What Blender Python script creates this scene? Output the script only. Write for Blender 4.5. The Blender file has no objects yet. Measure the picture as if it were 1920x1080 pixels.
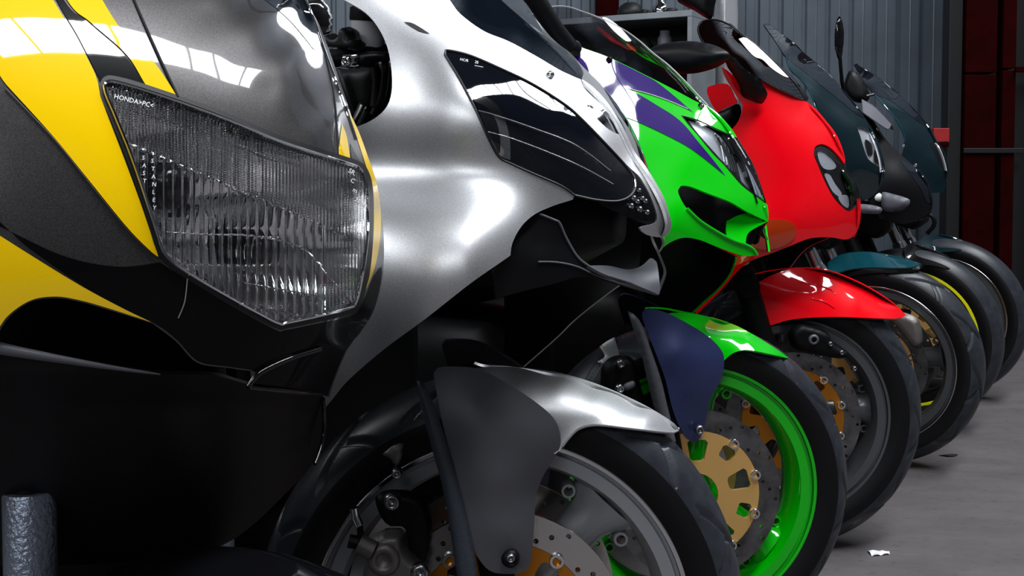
import bpy, bmesh, math, random
import numpy as np
from mathutils import Vector, Matrix
from mathutils.geometry import delaunay_2d_cdt
random.seed(7); rng = np.random.default_rng(7)
S = bpy.context.scene
COL = S.collection
# ------------------------------------------------------------------ camera
F = 2000.0; CAMH = 0.92; PITCH = math.radians(2.5); CY0 = 288 + F * math.tan(PITCH)
cam_d = bpy.data.cameras.new('camera'); cam = bpy.data.objects.new('camera', cam_d); COL.objects.link(cam)
cam.location = (0, 0, CAMH); cam.rotation_euler = (math.radians(90) - PITCH, 0, 0)
cam_d.sensor_width = 36; cam_d.lens = 36 * F / 1920; cam_d.shift_y = (CY0 - 540) / 1920
cam_d.clip_start = 0.02; cam_d.clip_end = 60
S.camera = cam
# ------------------------------------------------------------------ world, light, exposure
W = bpy.data.worlds.new('world'); S.world = W; W.use_nodes = True
W.node_tree.nodes['Background'].inputs[0].default_value = (0.55, 0.68, 0.9, 1)
W.node_tree.nodes['Background'].inputs[1].default_value = 0.25
S.view_settings.view_transform = 'Standard'; S.view_settings.look = 'None'
S.view_settings.exposure = -0.1; S.view_settings.gamma = 1.0; S.view_settings.use_curve_mapping = False
# windows of the hall: (name, centre, width, height, facing direction, power)
WIN = [
    ('back', (-2.1, -3.6, 3.3), 3.6, 1.3, (0, 1, 0), 170),
    ('left', (-4.2, 0.6, 3.8), 4.2, 1.3, (1, 0, 0), 260),
    ('roof', (2.45, 1.35, 6.0), 7.6, 1.0, (0, 0, -1), 820),
]
ROOF_ANG = math.radians(55)
for wn, c, ww, wh, d, p in WIN:
    L = bpy.data.lights.new('daylight_' + wn, 'AREA'); L.shape = 'RECTANGLE'; L.size = ww; L.size_y = wh
    L.energy = p; L.color = (0.93, 0.97, 1.0)
    o = bpy.data.objects.new('daylight_' + wn, L); COL.objects.link(o)
    dv = Vector(d)
    o.location = Vector(c) - dv * 0.12; o.rotation_euler = dv.to_track_quat('-Z', 'Y').to_euler() if d[2] == 0 else (0, 0, ROOF_ANG)
# ------------------------------------------------------------------ materials
def mat(name, col, metal=0.0, rough=0.5, coat=0.0, flake=0.0, bump=0.0, bscale=200.0, var=0.0, vscale=6.0, trans=0.0, ior=1.45, spec=0.5, alpha=1.0, coatr=0.03):
    m = bpy.data.materials.new(name); m.use_nodes = True
    nt = m.node_tree; b = nt.nodes['Principled BSDF']
    b.inputs['Base Color'].default_value = (*col, 1); b.inputs['Metallic'].default_value = metal
    b.inputs['Roughness'].default_value = rough; b.inputs['Coat Weight'].default_value = coat
    b.inputs['Coat Roughness'].default_value = coatr; b.inputs['Coat IOR'].default_value = 1.6; b.inputs['IOR'].default_value = ior
    b.inputs['Transmission Weight'].default_value = trans; b.inputs['Specular IOR Level'].default_value = spec
    b.inputs['Alpha'].default_value = alpha
    tc = nt.nodes.new('ShaderNodeTexCoord')
    if flake or var:
        n = nt.nodes.new('ShaderNodeTexNoise'); n.inputs['Scale'].default_value = 900.0 if flake else vscale
        n.inputs['Detail'].default_value = 1.0 if flake else 6.0
        nt.links.new(tc.outputs['Object'], n.inputs['Vector'])
        a = flake or var
        r = nt.nodes.new('ShaderNodeMapRange')
        r.inputs[1].default_value = 0.3; r.inputs[2].default_value = 0.7
        r.inputs[3].default_value = 1 - a; r.inputs[4].default_value = 1 + a
        nt.links.new(n.outputs['Fac'], r.inputs[0])
        mx = nt.nodes.new('ShaderNodeMix'); mx.data_type = 'RGBA'; mx.blend_type = 'MULTIPLY'; mx.inputs[0].default_value = 1
        mx.inputs[6].default_value = (*col, 1); nt.links.new(r.outputs[0], mx.inputs[7])
        nt.links.new(mx.outputs[2], b.inputs['Base Color'])
    if bump:
        n2 = nt.nodes.new('ShaderNodeTexNoise'); n2.inputs['Scale'].default_value = bscale; n2.inputs['Detail'].default_value = 4
        nt.links.new(tc.outputs['Object'], n2.inputs['Vector'])
        bp = nt.nodes.new('ShaderNodeBump'); bp.inputs['Strength'].default_value = bump; bp.inputs['Distance'].default_value = 0.002
        nt.links.new(n2.outputs['Fac'], bp.inputs['Height']); nt.links.new(bp.outputs[0], b.inputs['Normal'])
    return m
def thin_glass(name, tint, refl=1.0, alpha=0.0):
    m = bpy.data.materials.new(name); m.use_nodes = True; nt = m.node_tree; nt.nodes.clear()
    out = nt.nodes.new('ShaderNodeOutputMaterial'); t = nt.nodes.new('ShaderNodeBsdfTransparent'); t.inputs[0].default_value = (*tint, 1)
    g = nt.nodes.new('ShaderNodeBsdfGlossy'); g.inputs['Roughness'].default_value = 0.02; g.inputs[0].default_value = (refl, refl, refl, 1)
    lw = nt.nodes.new('ShaderNodeLayerWeight'); lw.inputs[0].default_value = 0.5
    pw = nt.nodes.new('ShaderNodeMath'); pw.operation = 'POWER'; pw.inputs[1].default_value = 4.0; nt.links.new(lw.outputs['Facing'], pw.inputs[0])
    fr = nt.nodes.new('ShaderNodeMath'); fr.operation = 'MULTIPLY_ADD'; fr.inputs[1].default_value = 0.9; fr.inputs[2].default_value = 0.05; nt.links.new(pw.outputs[0], fr.inputs[0])
    mx = nt.nodes.new('ShaderNodeMixShader')
    nt.links.new(fr.outputs[0], mx.inputs[0]); nt.links.new(t.outputs[0], mx.inputs[1]); nt.links.new(g.outputs[0], mx.inputs[2])
    nt.links.new(mx.outputs[0], out.inputs[0]); return m
M = dict(
    gun=mat('gunmetal_paint', (0.052, 0.047, 0.048), 0.55, 0.34, 1.0, flake=0.35),
    yel=mat('yellow_paint', (0.95, 0.60, 0.0), 0, 0.35, 1.0, spec=0.05),
    blk=mat('gloss_black', (0.003, 0.003, 0.004), 0, 0.3, 0.8, spec=0.05),
    blkl=mat('lower_black_paint', (0.003, 0.003, 0.0035), 0, 0.3, 0.12, spec=0.05),
    sat=mat('satin_black_plastic', (0.004, 0.004, 0.005), 0, 0.42, 0.0, bump=0.12, bscale=900, spec=0.22),
    satg=mat('charcoal_plastic', (0.075, 0.075, 0.088), 0, 0.42, 0.0, bump=0.2, bscale=1200),
    grain=mat('grained_black_plastic', (0.035, 0.042, 0.056), 0, 0.30, bump=0.45, bscale=700),
    rub=mat('rubber_gasket', (0.006, 0.006, 0.007), 0, 0.5),
    sil=mat('satin_silver_paint', (0.54, 0.54, 0.56), 0.85, 0.43, 0.1, flake=0.14, coatr=0.25),
    grn=mat('bright_green_paint', (0.0, 0.50, 0.002), 0, 0.35, 1.0, spec=0.05),
    pur=mat('purple_paint', (0.020, 0.002, 0.125), 0.0, 0.4, 1.0, flake=0.2, spec=0.05),
    blu=mat('dark_blue_satin', (0.024, 0.034, 0.11), 0.25, 0.42, 0.1, flake=0.25, coatr=0.3),
    red=mat('red_paint', (0.80, 0.0, 0.006), 0, 0.35, 1.0, spec=0.05),
    tea=mat('dark_teal_paint', (0.002, 0.014, 0.020), 0.2, 0.35, 1.0, flake=0.2, spec=0.1),
    tea2=mat('teal_paint', (0.004, 0.055, 0.075), 0.2, 0.3, 1.0, flake=0.2, spec=0.1),
    tyr=mat('tyre_rubber', (0.021, 0.024, 0.031), 0, 0.40, bump=0.10, bscale=220, var=0.3, vscale=40),
    side=mat('tyre_sidewall', (0.005, 0.005, 0.006), 0, 0.5, spec=0.25),
    rimg=mat('grey_wheel_paint', (0.34, 0.35, 0.38), 0.5, 0.38, 0.3),
    rimd=mat('dark_grey_wheel_paint', (0.11, 0.115, 0.125), 0.6, 0.36, 0.3),
    rimk=mat('black_wheel_paint', (0.008, 0.008, 0.01), 0.2, 0.3, 0.4),
    pol=mat('polished_aluminium', (0.75, 0.76, 0.78), 1.0, 0.16),
    chr=mat('chrome', (0.85, 0.86, 0.88), 1.0, 0.05),
    refl=mat('reflector_chrome', (0.85, 0.86, 0.88), 1.0, 0.05),
    refd=mat('satin_reflector', (0.85, 0.86, 0.9), 0.55, 0.25),
    stl=mat('steel_bolt', (0.32, 0.32, 0.34), 1.0, 0.3),
    disc=mat('brushed_disc_steel', (0.62, 0.60, 0.59), 1.0, 0.22, bump=0.15, bscale=60),
    discd=mat('worn_disc_steel', (0.16, 0.155, 0.16), 0.9, 0.35, var=0.5, vscale=30),
    gold=mat('gold_anodised', (0.88, 0.52, 0.17), 0.55, 0.38),
    orng=mat('orange_gold_anodised', (0.55, 0.20, 0.02), 0.8, 0.3),
    cast=mat('cast_grey_metal', (0.16, 0.145, 0.14), 0.6, 0.45, bump=0.2, bscale=500),
    castb=mat('rough_cast_alloy', (0.24, 0.27, 0.34), 0.75, 0.34, bump=0.9, bscale=230),
    eng=mat('black_engine_metal', (0.004, 0.004, 0.0045), 0.2, 0.5, spec=0.2),
    gls=mat('fluted_headlight_glass', (1, 1, 1), 0, 0.0, trans=1.0, ior=1.42),
    gtx=mat('frosted_glass_lettering', (0.85, 0.87, 0.9), 0, 0.35),
    clr=thin_glass('clear_screen', (0.80, 0.79, 0.80)),
    smk=mat('smoked_screen', (0.003, 0.005, 0.009), 0, 0.06, 0.6, trans=0.0),
    rsm=thin_glass('dark_red_screen', (0.16, 0.012, 0.02)),
    lens=thin_glass('clear_lens', (0.90, 0.91, 0.93)),
    blens=mat('black_lens', (0.003, 0.004, 0.007), 0, 0.03, 1.0),
    ambr=mat('amber_lens', (0.42, 0.030, 0.001), 0, 0.12, 1.0),
    tape=mat('yellow_rim_tape', (0.85, 0.80, 0.0), 0, 0.4),
    gry=mat('grey_plastic', (0.10, 0.10, 0.12), 0, 0.45),
    frost=mat('frosted_reservoir_plastic', (0.32, 0.32, 0.34), 0, 0.4),
    white=mat('white_print_and_glint', (0.8, 0.8, 0.8), 0, 0.5),
    seat=mat('black_vinyl', (0.008, 0.008, 0.008), 0, 0.5, bump=0.3, bscale=300),
)
# ------------------------------------------------------------------ projection helpers
_c, _s = math.cos(PITCH), math.sin(PITCH)
CAM = np.array([0, 0, CAMH])
def rays(px, py):
    px = np.asarray(px, float); py = np.asarray(py, float)
    x = (px - 960) / F; up = -(py - CY0) / F
    return np.stack([x, _c + _s * up, -_s + _c * up], -1)
class Frame:
    """a vertical reference frame: u forward, v sideways (towards the viewer's side), w up"""
    def __init__(s, x, y, th):
        s.o = np.array([x, y, 0.0]); t = math.radians(th); s.th = t
        s.h = np.array([math.cos(t), -math.sin(t), 0]); s.n = np.array([-math.sin(t), -math.cos(t), 0])
    def at(s, px, py, v, pull=0.0):
        d = rays(px, py); v = np.asarray(v, float)
        t = (v + s.o @ s.n) / (d @ s.n)
        p = d * (t * 1.0)[..., None]
        if pull: p = p - d / np.linalg.norm(d, axis=-1)[..., None] * pull
        p = p + CAM; r = p - s.o
        return np.stack([r @ s.h, r @ s.n, r[..., 2]], -1)
def tps(ctrl, LAM=0.15):
    c = np.array(ctrl, float); sc = 200.0
    P = c[:, :2] / sc; n = len(c)
    def U(d2): return np.where(d2 > 1e-12, d2 * np.log(d2 + 1e-12), 0)
    K = U(((P[:, None] - P[None]) ** 2).sum(-1)) + np.diag(np.where(np.abs(c[:, 2]) < 0.012, min(LAM, 0.02), LAM))
    A = np.zeros((n + 3, n + 3)); A[:n, :n] = K; A[:n, n] = 1; A[:n, n + 1:] = P; A[n, :n] = 1; A[n + 1:, :n] = P.T
    w = np.linalg.solve(A, np.concatenate([c[:, 2], np.zeros(3)]))
    def f(x, y):
        Q = np.stack([np.asarray(x, float), np.asarray(y, float)], -1) / sc
        return U(((Q[..., None, :] - P) ** 2).sum(-1)) @ w[:n] + w[n] + Q @ w[n + 1:]
    return f
# ------------------------------------------------------------------ mesh helpers
def link(name, me, m, parent=None, smooth=True):
    o = bpy.data.objects.new(name, me); COL.objects.link(o)
    if m is not None and not me.materials: me.materials.append(m)
    if smooth and len(me.polygons): me.polygons.foreach_set('use_smooth', [True] * len(me.polygons))
    if parent is not None: o.parent = parent
    return o
def mesh(name, V, Fc, m, parent=None, smooth=True, rot=0.0):
    """V in (u, v, w); local y = -v"""
    V = np.asarray(V, float).reshape(-1, 3)
    me = bpy.data.meshes.new(name); me.from_pydata([(p[0], -p[1], p[2]) for p in V], [], Fc); me.update()
    o = link(name, me, m, parent, smooth)
    if rot: o.rotation_euler = (0, 0, rot)
    return o
def smooth_angle(o, deg=35):
    me = o.data; bm = bmesh.new(); bm.from_mesh(me)
    for e in bm.edges:
        if len(e.link_faces) == 2 and e.calc_face_angle(0) > math.radians(deg): e.smooth = False
    bm.to_mesh(me); bm.free()
def fixn(o):
    bm = bmesh.new(); bm.from_mesh(o.data); bmesh.ops.recalc_face_normals(bm, faces=bm.faces[:]); bm.to_mesh(o.data); bm.free(); return o
def cr(p0, p1, p2, p3, t):
    t = t[:, None]
    return 0.5 * (2 * p1 + (p2 - p0) * t + (2 * p0 - 5 * p1 + 4 * p2 - p3) * t ** 2 + (3 * p1 - p0 - 3 * p2 + p3) * t ** 3)
def spline(pts, closed=True, step=8.0):
    P = np.array([p[:2] for p in pts], float); C = [len(p) > 2 for p in pts]; n = len(P); out = []
    for i in range(n if closed else n - 1):
        a, b = i, (i + 1) % n
        pm = P[a] if C[a] or (not closed and a == 0) else P[(a - 1) % n]
        pn = P[b] if C[b] or (not closed and b == n - 1) else P[(b + 1) % n]
        L = np.linalg.norm(P[b] - P[a]); k = max(1, int(round(L / step)))
        out.append(cr(pm, P[a], P[b], pn, np.arange(k) / k))
    if not closed: out.append(P[-1:])
    return np.concatenate(out)
def inside(Q, poly):
    x, y = Q[:, 0], Q[:, 1]; r = np.zeros(len(Q), bool); j = len(poly) - 1
    for i in range(len(poly)):
        xi, yi = poly[i]; xj, yj = poly[j]
        if yi != yj:
            c = ((yi > y) != (yj > y)) & (x < (xj - xi) * (y - yi) / (yj - yi) + xi); r ^= c
        j = i
    return r
def segdist(Q, loop):
    A = loop; B = np.roll(loop, -1, 0); d = np.full(len(Q), 1e9)
    for a, b in zip(A, B):
        ab = b - a; L = max((ab @ ab), 1e-12)
        t = np.clip(((Q - a) @ ab) / L, 0, 1); d = np.minimum(d, np.linalg.norm(Q - a - t[:, None] * ab, axis=1))
    return d
def tri2d(loops, step=None):
    pts = []; edges = []
    for L in loops:
        b = len(pts); pts += [tuple(p) for p in L]; edges += [(b + i, b + (i + 1) % len(L)) for i in range(len(L))]
    if step:
        mn = loops[0].min(0); mx = loops[0].max(0); g = []
        y = mn[1]; k = 0
        while y < mx[1]:
            xs = np.arange(mn[0] + (k % 2) * step / 2, mx[0], step); g.append(np.stack([xs, np.full(len(xs), y)], -1)); y += step * 0.866; k += 1
        if g:
            g = np.concatenate(g); g = g[inside(g, loops[0])]
            for h in loops[1:]: g = g[~inside(g, h)]
            for L in loops:
                if len(g): g = g[segdist(g, L) > step * 0.55]
            pts += [tuple(p) for p in g]
    v, e, f, *_ = delaunay_2d_cdt([Vector(p) for p in pts], edges, [], 0, 1e-6)
    v = np.array([tuple(p) for p in v])
    f = np.array([t for t in f], int)
    cen = v[f].mean(1); ok = inside(cen, loops[0])
    for h in loops[1:]: ok &= ~inside(cen, h)
    f = f[ok]
    a = np.cross(v[f[:, 1]] - v[f[:, 0]], v[f[:, 2]] - v[f[:, 0]])
    f = f[np.abs(a) > 1e-9]; a = a[np.abs(a) > 1e-9]
    f[a < 0] = f[a < 0][:, ::-1]
    return v, f
def panel(name, fr, outline, field, m, parent, holes=(), step=9.0, thick=0.0035, mirror=True, pull=0.0, rot=0.0, relief=None, inner=None, vmin=None):
    """a curved sheet whose outline is given in picture coordinates and whose sideways position comes from field"""
    inner = (m.name.endswith('paint') or m.name.startswith('dark_blue')) if inner is None else inner
    loops = [spline(outline, True, step)] + [spline(h, True, step) for h in holes]
    q, f = tri2d(loops, step)
    v = field(q[:, 0], q[:, 1])
    if mirror and vmin is not None: v = np.maximum(v, vmin)
    P = fr.at(q[:, 0], q[:, 1], v, pull)
    if relief is not None: P = P + relief(q[:, 0], q[:, 1])
    # picture y is down: counter-clockwise in (x, y-down) faces away from the viewer -> flip
    Fc = [tuple(int(i) for i in t[::-1]) for t in f]
    V = P; P2 = P.copy(); P2[:, 1] *= -1; n = len(P); F2 = [t[::-1] for t in Fc]; outs = []
    if mirror and P[:, 1].min() < 0.012:
        V = np.concatenate([P, P2]); outs.append(mesh(name, V, Fc + [tuple(i + n for i in t) for t in F2], m, parent, True, rot))
    else:
        outs.append(mesh(name, P, Fc, m, parent, True, rot))
        if mirror: outs.append(mesh(name, P2, F2, m, parent, True, rot))
    o = outs[0]
    for ob in outs:
        if thick:
            if inner: ob.data.materials.append(M['sat'])
            s = ob.modifiers.new('solid', 'SOLIDIFY'); s.thickness = thick; s.material_offset = 1 if inner else 0; s.offset = -1; s.use_even_offset = False
            es = ob.modifiers.new('split', 'EDGE_SPLIT'); es.split_angle = math.radians(42)
    return o
def pillow(name, fr, outline, field, m, parent, depth=0.01, soft=14.0, step=7.0, rot=0.0, mirror=False, back=1.0, pull=0.0):
    lp = spline(outline, True, step); q, f = tri2d([lp], step)
    d = segdist(q, lp); t = np.clip(d / soft, 0, 1); h = np.sqrt(np.clip(1 - (1 - t) ** 2, 0, 1)) * depth
    v = field(q[:, 0], q[:, 1]) if callable(field) else np.full(len(q), float(field))
    A = fr.at(q[:, 0], q[:, 1], v, pull); n = len(A)
    up = A.copy(); up[:, 1] += h; dn = A.copy(); dn[:, 1] -= h * back
    V = np.concatenate([up, dn]); Fc = [tuple(int(i) for i in t[::-1]) for t in f] + [tuple(int(i) + n for i in t) for t in f]
    if mirror:
        k = len(V); V2 = V.copy(); V2[:, 1] *= -1; V = np.concatenate([V, V2]); Fc = Fc + [tuple(i + k for i in t[::-1]) for t in Fc]
    o = mesh(name, V, Fc, m, parent, True, rot)
    bm = bmesh.new(); bm.from_mesh(o.data); bmesh.ops.remove_doubles(bm, verts=bm.verts[:], dist=1e-5); bm.to_mesh(o.data); bm.free()
    return fixn(o)
def tube(name, pts, r, m, parent, n=10, closed=False, rot=0.0, radii=None, cap=True):
    """pts in (u, v, w)"""
    P = np.asarray(pts, float); k = len(P); V = []; Fc = []; prev = None
    for i in range(k):
        a = P[(i - 1) % k] if (closed or i > 0) else P[i]; b = P[(i + 1) % k] if (closed or i < k - 1) else P[i]
        t = b - a; t = t / (np.linalg.norm(t) + 1e-12)
        if prev is None: ref = np.array([0, 0, 1.0]) if abs(t[2]) < 0.9 else np.array([1.0, 0, 0])
        else: ref = prev
        x = ref - t * (ref @ t); x /= np.linalg.norm(x) + 1e-12; prev = x; y = np.cross(t, x)
        rr = radii[i] if radii is not None else r
        for j in range(n):
            an = 2 * math.pi * j / n; V.append(P[i] + rr * (math.cos(an) * x + math.sin(an) * y))
    for i in range(k if closed else k - 1):
        for j in range(n):
            Fc.append((i * n + j, i * n + (j + 1) % n, ((i + 1) % k) * n + (j + 1) % n, ((i + 1) % k) * n + j))
    if cap and not closed: Fc += [tuple(range(n)), tuple((k - 1) * n + j for j in range(n))]
    o = fixn(mesh(name, V, Fc, m, parent, True, rot)); smooth_angle(o, 50); return o
def pxline(fr, pts, field, step=6.0, pull=0.0015, closed=False):
    q = spline(pts, closed, step); v = field(q[:, 0], q[:, 1]) if callable(field) else np.full(len(q), float(field))
    return fr.at(q[:, 0], q[:, 1], v, pull)
def loft(name, secs, m, parent, rot=0.0, n=20):
    """secs: (u, w, half_v, half_w, exponent, v0)"""
    V = []; Fc = []; k = len(secs)
    for (u, w, hv, hw, ex, v0) in secs:
        for j in range(n):
            a = 2 * math.pi * j / n; c, s = math.cos(a), math.sin(a)
            V.append((u, v0 + hv * math.copysign(abs(c) ** (2 / ex), c), w + hw * math.copysign(abs(s) ** (2 / ex), s)))
    for i in range(k - 1):
        for j in range(n): Fc.append((i * n + j, i * n + (j + 1) % n, (i + 1) * n + (j + 1) % n, (i + 1) * n + j))
    Fc += [tuple(range(n)), tuple((k - 1) * n + j for j in range(n))]
    return fixn(mesh(name, V, Fc, m, parent, True, rot))
def boxm(name, lo, hi, m, parent=None, rot=0.0, bev=0.004):
    bm = bmesh.new(); bmesh.ops.create_cube(bm, size=1)
    for v in bm.verts:
        v.co = Vector([lo[i] + (v.co[i] + 0.5) * (hi[i] - lo[i]) for i in range(3)])
    if bev: bmesh.ops.bevel(bm, geom=bm.edges[:], offset=bev, segments=2, affect='EDGES', profile=0.5)
    bmesh.ops.recalc_face_normals(bm, faces=bm.faces[:])
    me = bpy.data.meshes.new(name); bm.to_mesh(me); bm.free()
    o = link(name, me, m, parent, False)
    if rot: o.rotation_euler = (0, 0, rot)
    return o
def lathe(name, prof, m, parent, n=96, closed=False, fn=None, sharp=28):
    """prof (v, r) turned about the wheel axle"""
    k = len(prof); V = np.zeros((n, k, 3)); P = np.array(prof, float)
    for i in range(n):
        a = 2 * math.pi * i / n; r = P[:, 1].copy()
        if fn is not None: r = r + fn(a, P[:, 0])
        V[i, :, 0] = r * math.cos(a); V[i, :, 1] = P[:, 0]; V[i, :, 2] = r * math.sin(a)
    Fc = []
    for i in range(n):
        for j in range(k if closed else k - 1):
            Fc.append((i * k + j, i * k + (j + 1) % k, ((i + 1) % n) * k + (j + 1) % k, ((i + 1) % n) * k + j))
    o = fixn(mesh(name, V.reshape(-1, 3), Fc, m, parent)); smooth_angle(o, sharp); return o
def circ(cx, cy, r, n=12, a0=0.0): return np.array([(cx + r * math.cos(a0 + 2 * math.pi * i / n), cy + r * math.sin(a0 + 2 * math.pi * i / n)) for i in range(n)])
def plate(name, loops, v, t, m, parent):
    """flat plate in the wheel plane (u, w) with holes; v = middle, t = thickness"""
    q, f = tri2d([np.asarray(l, float) for l in loops]); n = len(q)
    V = [(p[0], v + t / 2, p[1]) for p in q] + [(p[0], v - t / 2, p[1]) for p in q]
    Fc = [tuple(map(int, x)) for x in f] + [tuple(int(i) + n for i in x[::-1]) for x in f]; b = 0
    for L in loops:
        c = len(L); Fc += [(b + i, b + (i + 1) % c, b + (i + 1) % c + n, b + i + n) for i in range(c)]; b += c
    return fixn(mesh(name, V, Fc, m, parent, False))
def tag(o, label, cat, group=None, kind=None):
    o['label'] = label; o['category'] = cat
    if group: o['group'] = group
    if kind: o['kind'] = kind
    return o
# ------------------------------------------------------------------ structure
def struct(name, o): o.name = name; o['kind'] = 'structure'; return o
def concrete(name, c1, c2, c3):
    m = bpy.data.materials.new(name); m.use_nodes = True; nt = m.node_tree; b = nt.nodes['Principled BSDF']
    tc = nt.nodes.new('ShaderNodeTexCoord'); n1 = nt.nodes.new('ShaderNodeTexNoise'); n1.inputs['Scale'].default_value = 3.5; n1.inputs['Detail'].default_value = 8; n1.inputs['Roughness'].default_value = 0.65
    mp = nt.nodes.new('ShaderNodeMapping'); mp.inputs['Scale'].default_value = (1, 2.4, 1); mp.inputs['Rotation'].default_value = (0, 0, 0.3)
    nt.links.new(tc.outputs['Object'], mp.inputs[0]); nt.links.new(mp.outputs[0], n1.inputs['Vector'])
    cr_ = nt.nodes.new('ShaderNodeValToRGB'); cr_.color_ramp.elements[0].position = 0.3; cr_.color_ramp.elements[0].color = (*c1, 1)
    cr_.color_ramp.elements[1].position = 0.72; cr_.color_ramp.elements[1].color = (*c2, 1)
    nt.links.new(n1.outputs['Fac'], cr_.inputs[0])
    n2 = nt.nodes.new('ShaderNodeTexNoise'); n2.inputs['Scale'].default_value = 45; n2.inputs['Detail'].default_value = 5
    nt.links.new(tc.outputs['Object'], n2.inputs['Vector'])
    c2_ = nt.nodes.new('ShaderNodeValToRGB'); c2_.color_ramp.elements[0].position = 0.28; c2_.color_ramp.elements[0].color = (*c3, 1); c2_.color_ramp.elements[1].position = 0.42; c2_.color_ramp.elements[1].color = (1, 1, 1, 1)
    nt.links.new(n2.outputs['Fac'], c2_.inputs[0])
    mx = nt.nodes.new('ShaderNodeMix'); mx.data_type = 'RGBA'; mx.blend_type = 'MULTIPLY'; mx.inputs[0].default_value = 0.6
    nt.links.new(cr_.outputs[0], mx.inputs[6]); nt.links.new(c2_.outputs[0], mx.inputs[7]); nt.links.new(mx.outputs[2], b.inputs['Base Color'])
    b.inputs['Roughness'].default_value = 0.75
    bp = nt.nodes.new('ShaderNodeBump'); bp.inputs['Strength'].default_value = 0.35; bp.inputs['Distance'].default_value = 0.004
    nt.links.new(n2.outputs['Fac'], bp.inputs['Height']); nt.links.new(bp.outputs[0], b.inputs['Normal'])
    return m
M['floor'] = concrete('concrete', (0.070, 0.062, 0.064), (0.112, 0.100, 0.103), (0.55, 0.55, 0.55))
M['plast'] = mat('dark_plaster', (0.05, 0.05, 0.055), 0, 0.9, var=0.3, vscale=3)
M['sheet'] = mat('grey_blue_sheet_metal', (0.10, 0.12, 0.148), 0.2, 0.42, var=0.12, vscale=5)
M['dred'] = mat('dark_red_steel_paint', (0.014, 0.0003, 0.0004), 0, 0.8, spec=0.03, var=0.3, vscale=12)
M['mul'] = mat('window_frame_paint', (0.12, 0.12, 0.12), 0, 0.6)
RX0, RX1, RY0, RY1, RH = -4.2, 5.6, -3.6, 5.75, 6.0
struct('floor', boxm('floor', (RX0, RY0, -0.1), (RX1, RY1, 0.0), M['floor'], bev=0))
ce = bpy.data.objects.new('ceiling', None); COL.objects.link(ce); ce['kind'] = 'structure'; sk = WIN[2]
ce.location = (sk[1][0], sk[1][1], RH); ce.rotation_euler = (0, 0, ROOF_ANG); hx, hy = sk[2] / 2, sk[3] / 2
for x0, x1, y0, y1 in ((-11, -hx, -11, 11), (hx, 11, -11, 11), (-hx, hx, -11, -hy), (-hx, hx, hy, 11)): boxm('roof_slab', (x0, y0, 0), (x1, y1, 0.1), M['plast'], ce, bev=0)
rw = bpy.data.objects.new('window_3', None); COL.objects.link(rw); rw['kind'] = 'structure'; rw.location = ce.location; rw.rotation_euler = ce.rotation_euler
for x in (-2.6, -0.5, 0.35, 1.3, 2.2, 3.1): boxm('glazing_bar', (x - 0.035, -hy, 0.02), (x + 0.035, hy, 0.07), M['mul'], rw, bev=0)
struct('wall_right', boxm('wall_right', (RX1, RY0, 0), (RX1 + 0.1, RY1, RH), M['plast'], bev=0))
def windowed_wall(name, axis, pos, a0, a1, wa0, wa1, wz0, wz1, n, thick, win):
    """a wall with one long strip of windows; axis 'y' = wall at y=pos running along x"""
    root = bpy.data.objects.new(name, None); COL.objects.link(root); root['kind'] = 'structure'
    def bx(nm, b0, b1, z0, z1, m, t0=0, t1=thick, par=root):
        if axis == 'y': return boxm(nm, (b0, pos - t1, z0), (b1, pos - t0, z1), m, par, bev=0)
        return boxm(nm, (pos - t1, b0, z0), (pos - t0, b1, z1), m, par, bev=0)
    bx('masonry', a0, a1, 0, wz0, M['plast']); bx('masonry', a0, a1, wz1, RH, M['plast'])
    bx('masonry', a0, wa0, wz0, wz1, M['plast']); bx('masonry', wa1, a1, wz0, wz1, M['plast'])
    wr = bpy.data.objects.new(win, None); COL.objects.link(wr); wr['kind'] = 'structure'
    for i in range(1, n):
        x = wa0 + (wa1 - wa0) * i / n; wd = 0.09 if i % 3 == 0 else 0.03
        bx('mullion', x - wd, x + wd, wz0, wz1, M['mul'], 0.02, 0.08, wr)
    zc = wz0 + (wz1 - wz0) * 0.62; bx('transom', wa0, wa1, zc - 0.02, zc + 0.02, M['mul'], 0.02, 0.08, wr)
for i, (wn, c, ww, wh, d, p) in enumerate(WIN[:2]):
    k = 0 if d[1] else 1
    windowed_wall({'right': 'wall_right', 'back': 'wall_front', 'left': 'wall_left'}[wn], 'y' if d[1] else 'x', c[1] if d[1] else c[0] + (0.1 if d[0] < 0 else 0), RX0 if d[1] else RY0, RX1 if d[1] else RY1,
                  c[k] - ww / 2, c[k] + ww / 2, c[2] - wh / 2, c[2] + wh / 2, 7 if ww < 5 else 10, 0.1, 'window_%d' % (i + 1))
# corrugated back wall: overlapping profiled sheets
wb = bpy.data.objects.new('wall_back', None); COL.objects.link(wb); wb['kind'] = 'structure'
per = 0.125; nper = 8
prof = [(0.0, 0.0), (0.010, 0.0), (0.018, -0.016), (0.062, -0.016), (0.067, -0.020), (0.072, -0.016), (0.112, -0.016), (0.118, 0.0)]
def sheet_mesh():
    xs = [];
    for i in range(nper): xs += [(i * per + a, b) for a, b in prof]
    xs.append((nper * per + 0.004, 0.0)); k = len(xs)
    V = [(x, y, 0) for x, y in xs] + [(x, y, RH) for x, y in xs]
    me = bpy.data.meshes.new('metal_sheet'); me.from_pydata(V, [], [(i, i + 1, k + i + 1, k + i) for i in range(k - 1)]); me.update(); me.materials.append(M['sheet']); return me
sm = sheet_mesh()
x = RX0; i = 0
while x < RX1 - 0.05:
    o = bpy.data.objects.new('metal_sheet', sm); COL.objects.link(o); o.parent = wb; o.location = (x, RY1 - 0.03 - 0.002 * (i % 2), 0); x += per * nper; i += 1
boxm('backing_wall', (RX0, RY1 - 0.005, 0), (RX1, RY1 + 0.1, RH), M['plast'], wb, bev=0)
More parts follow.
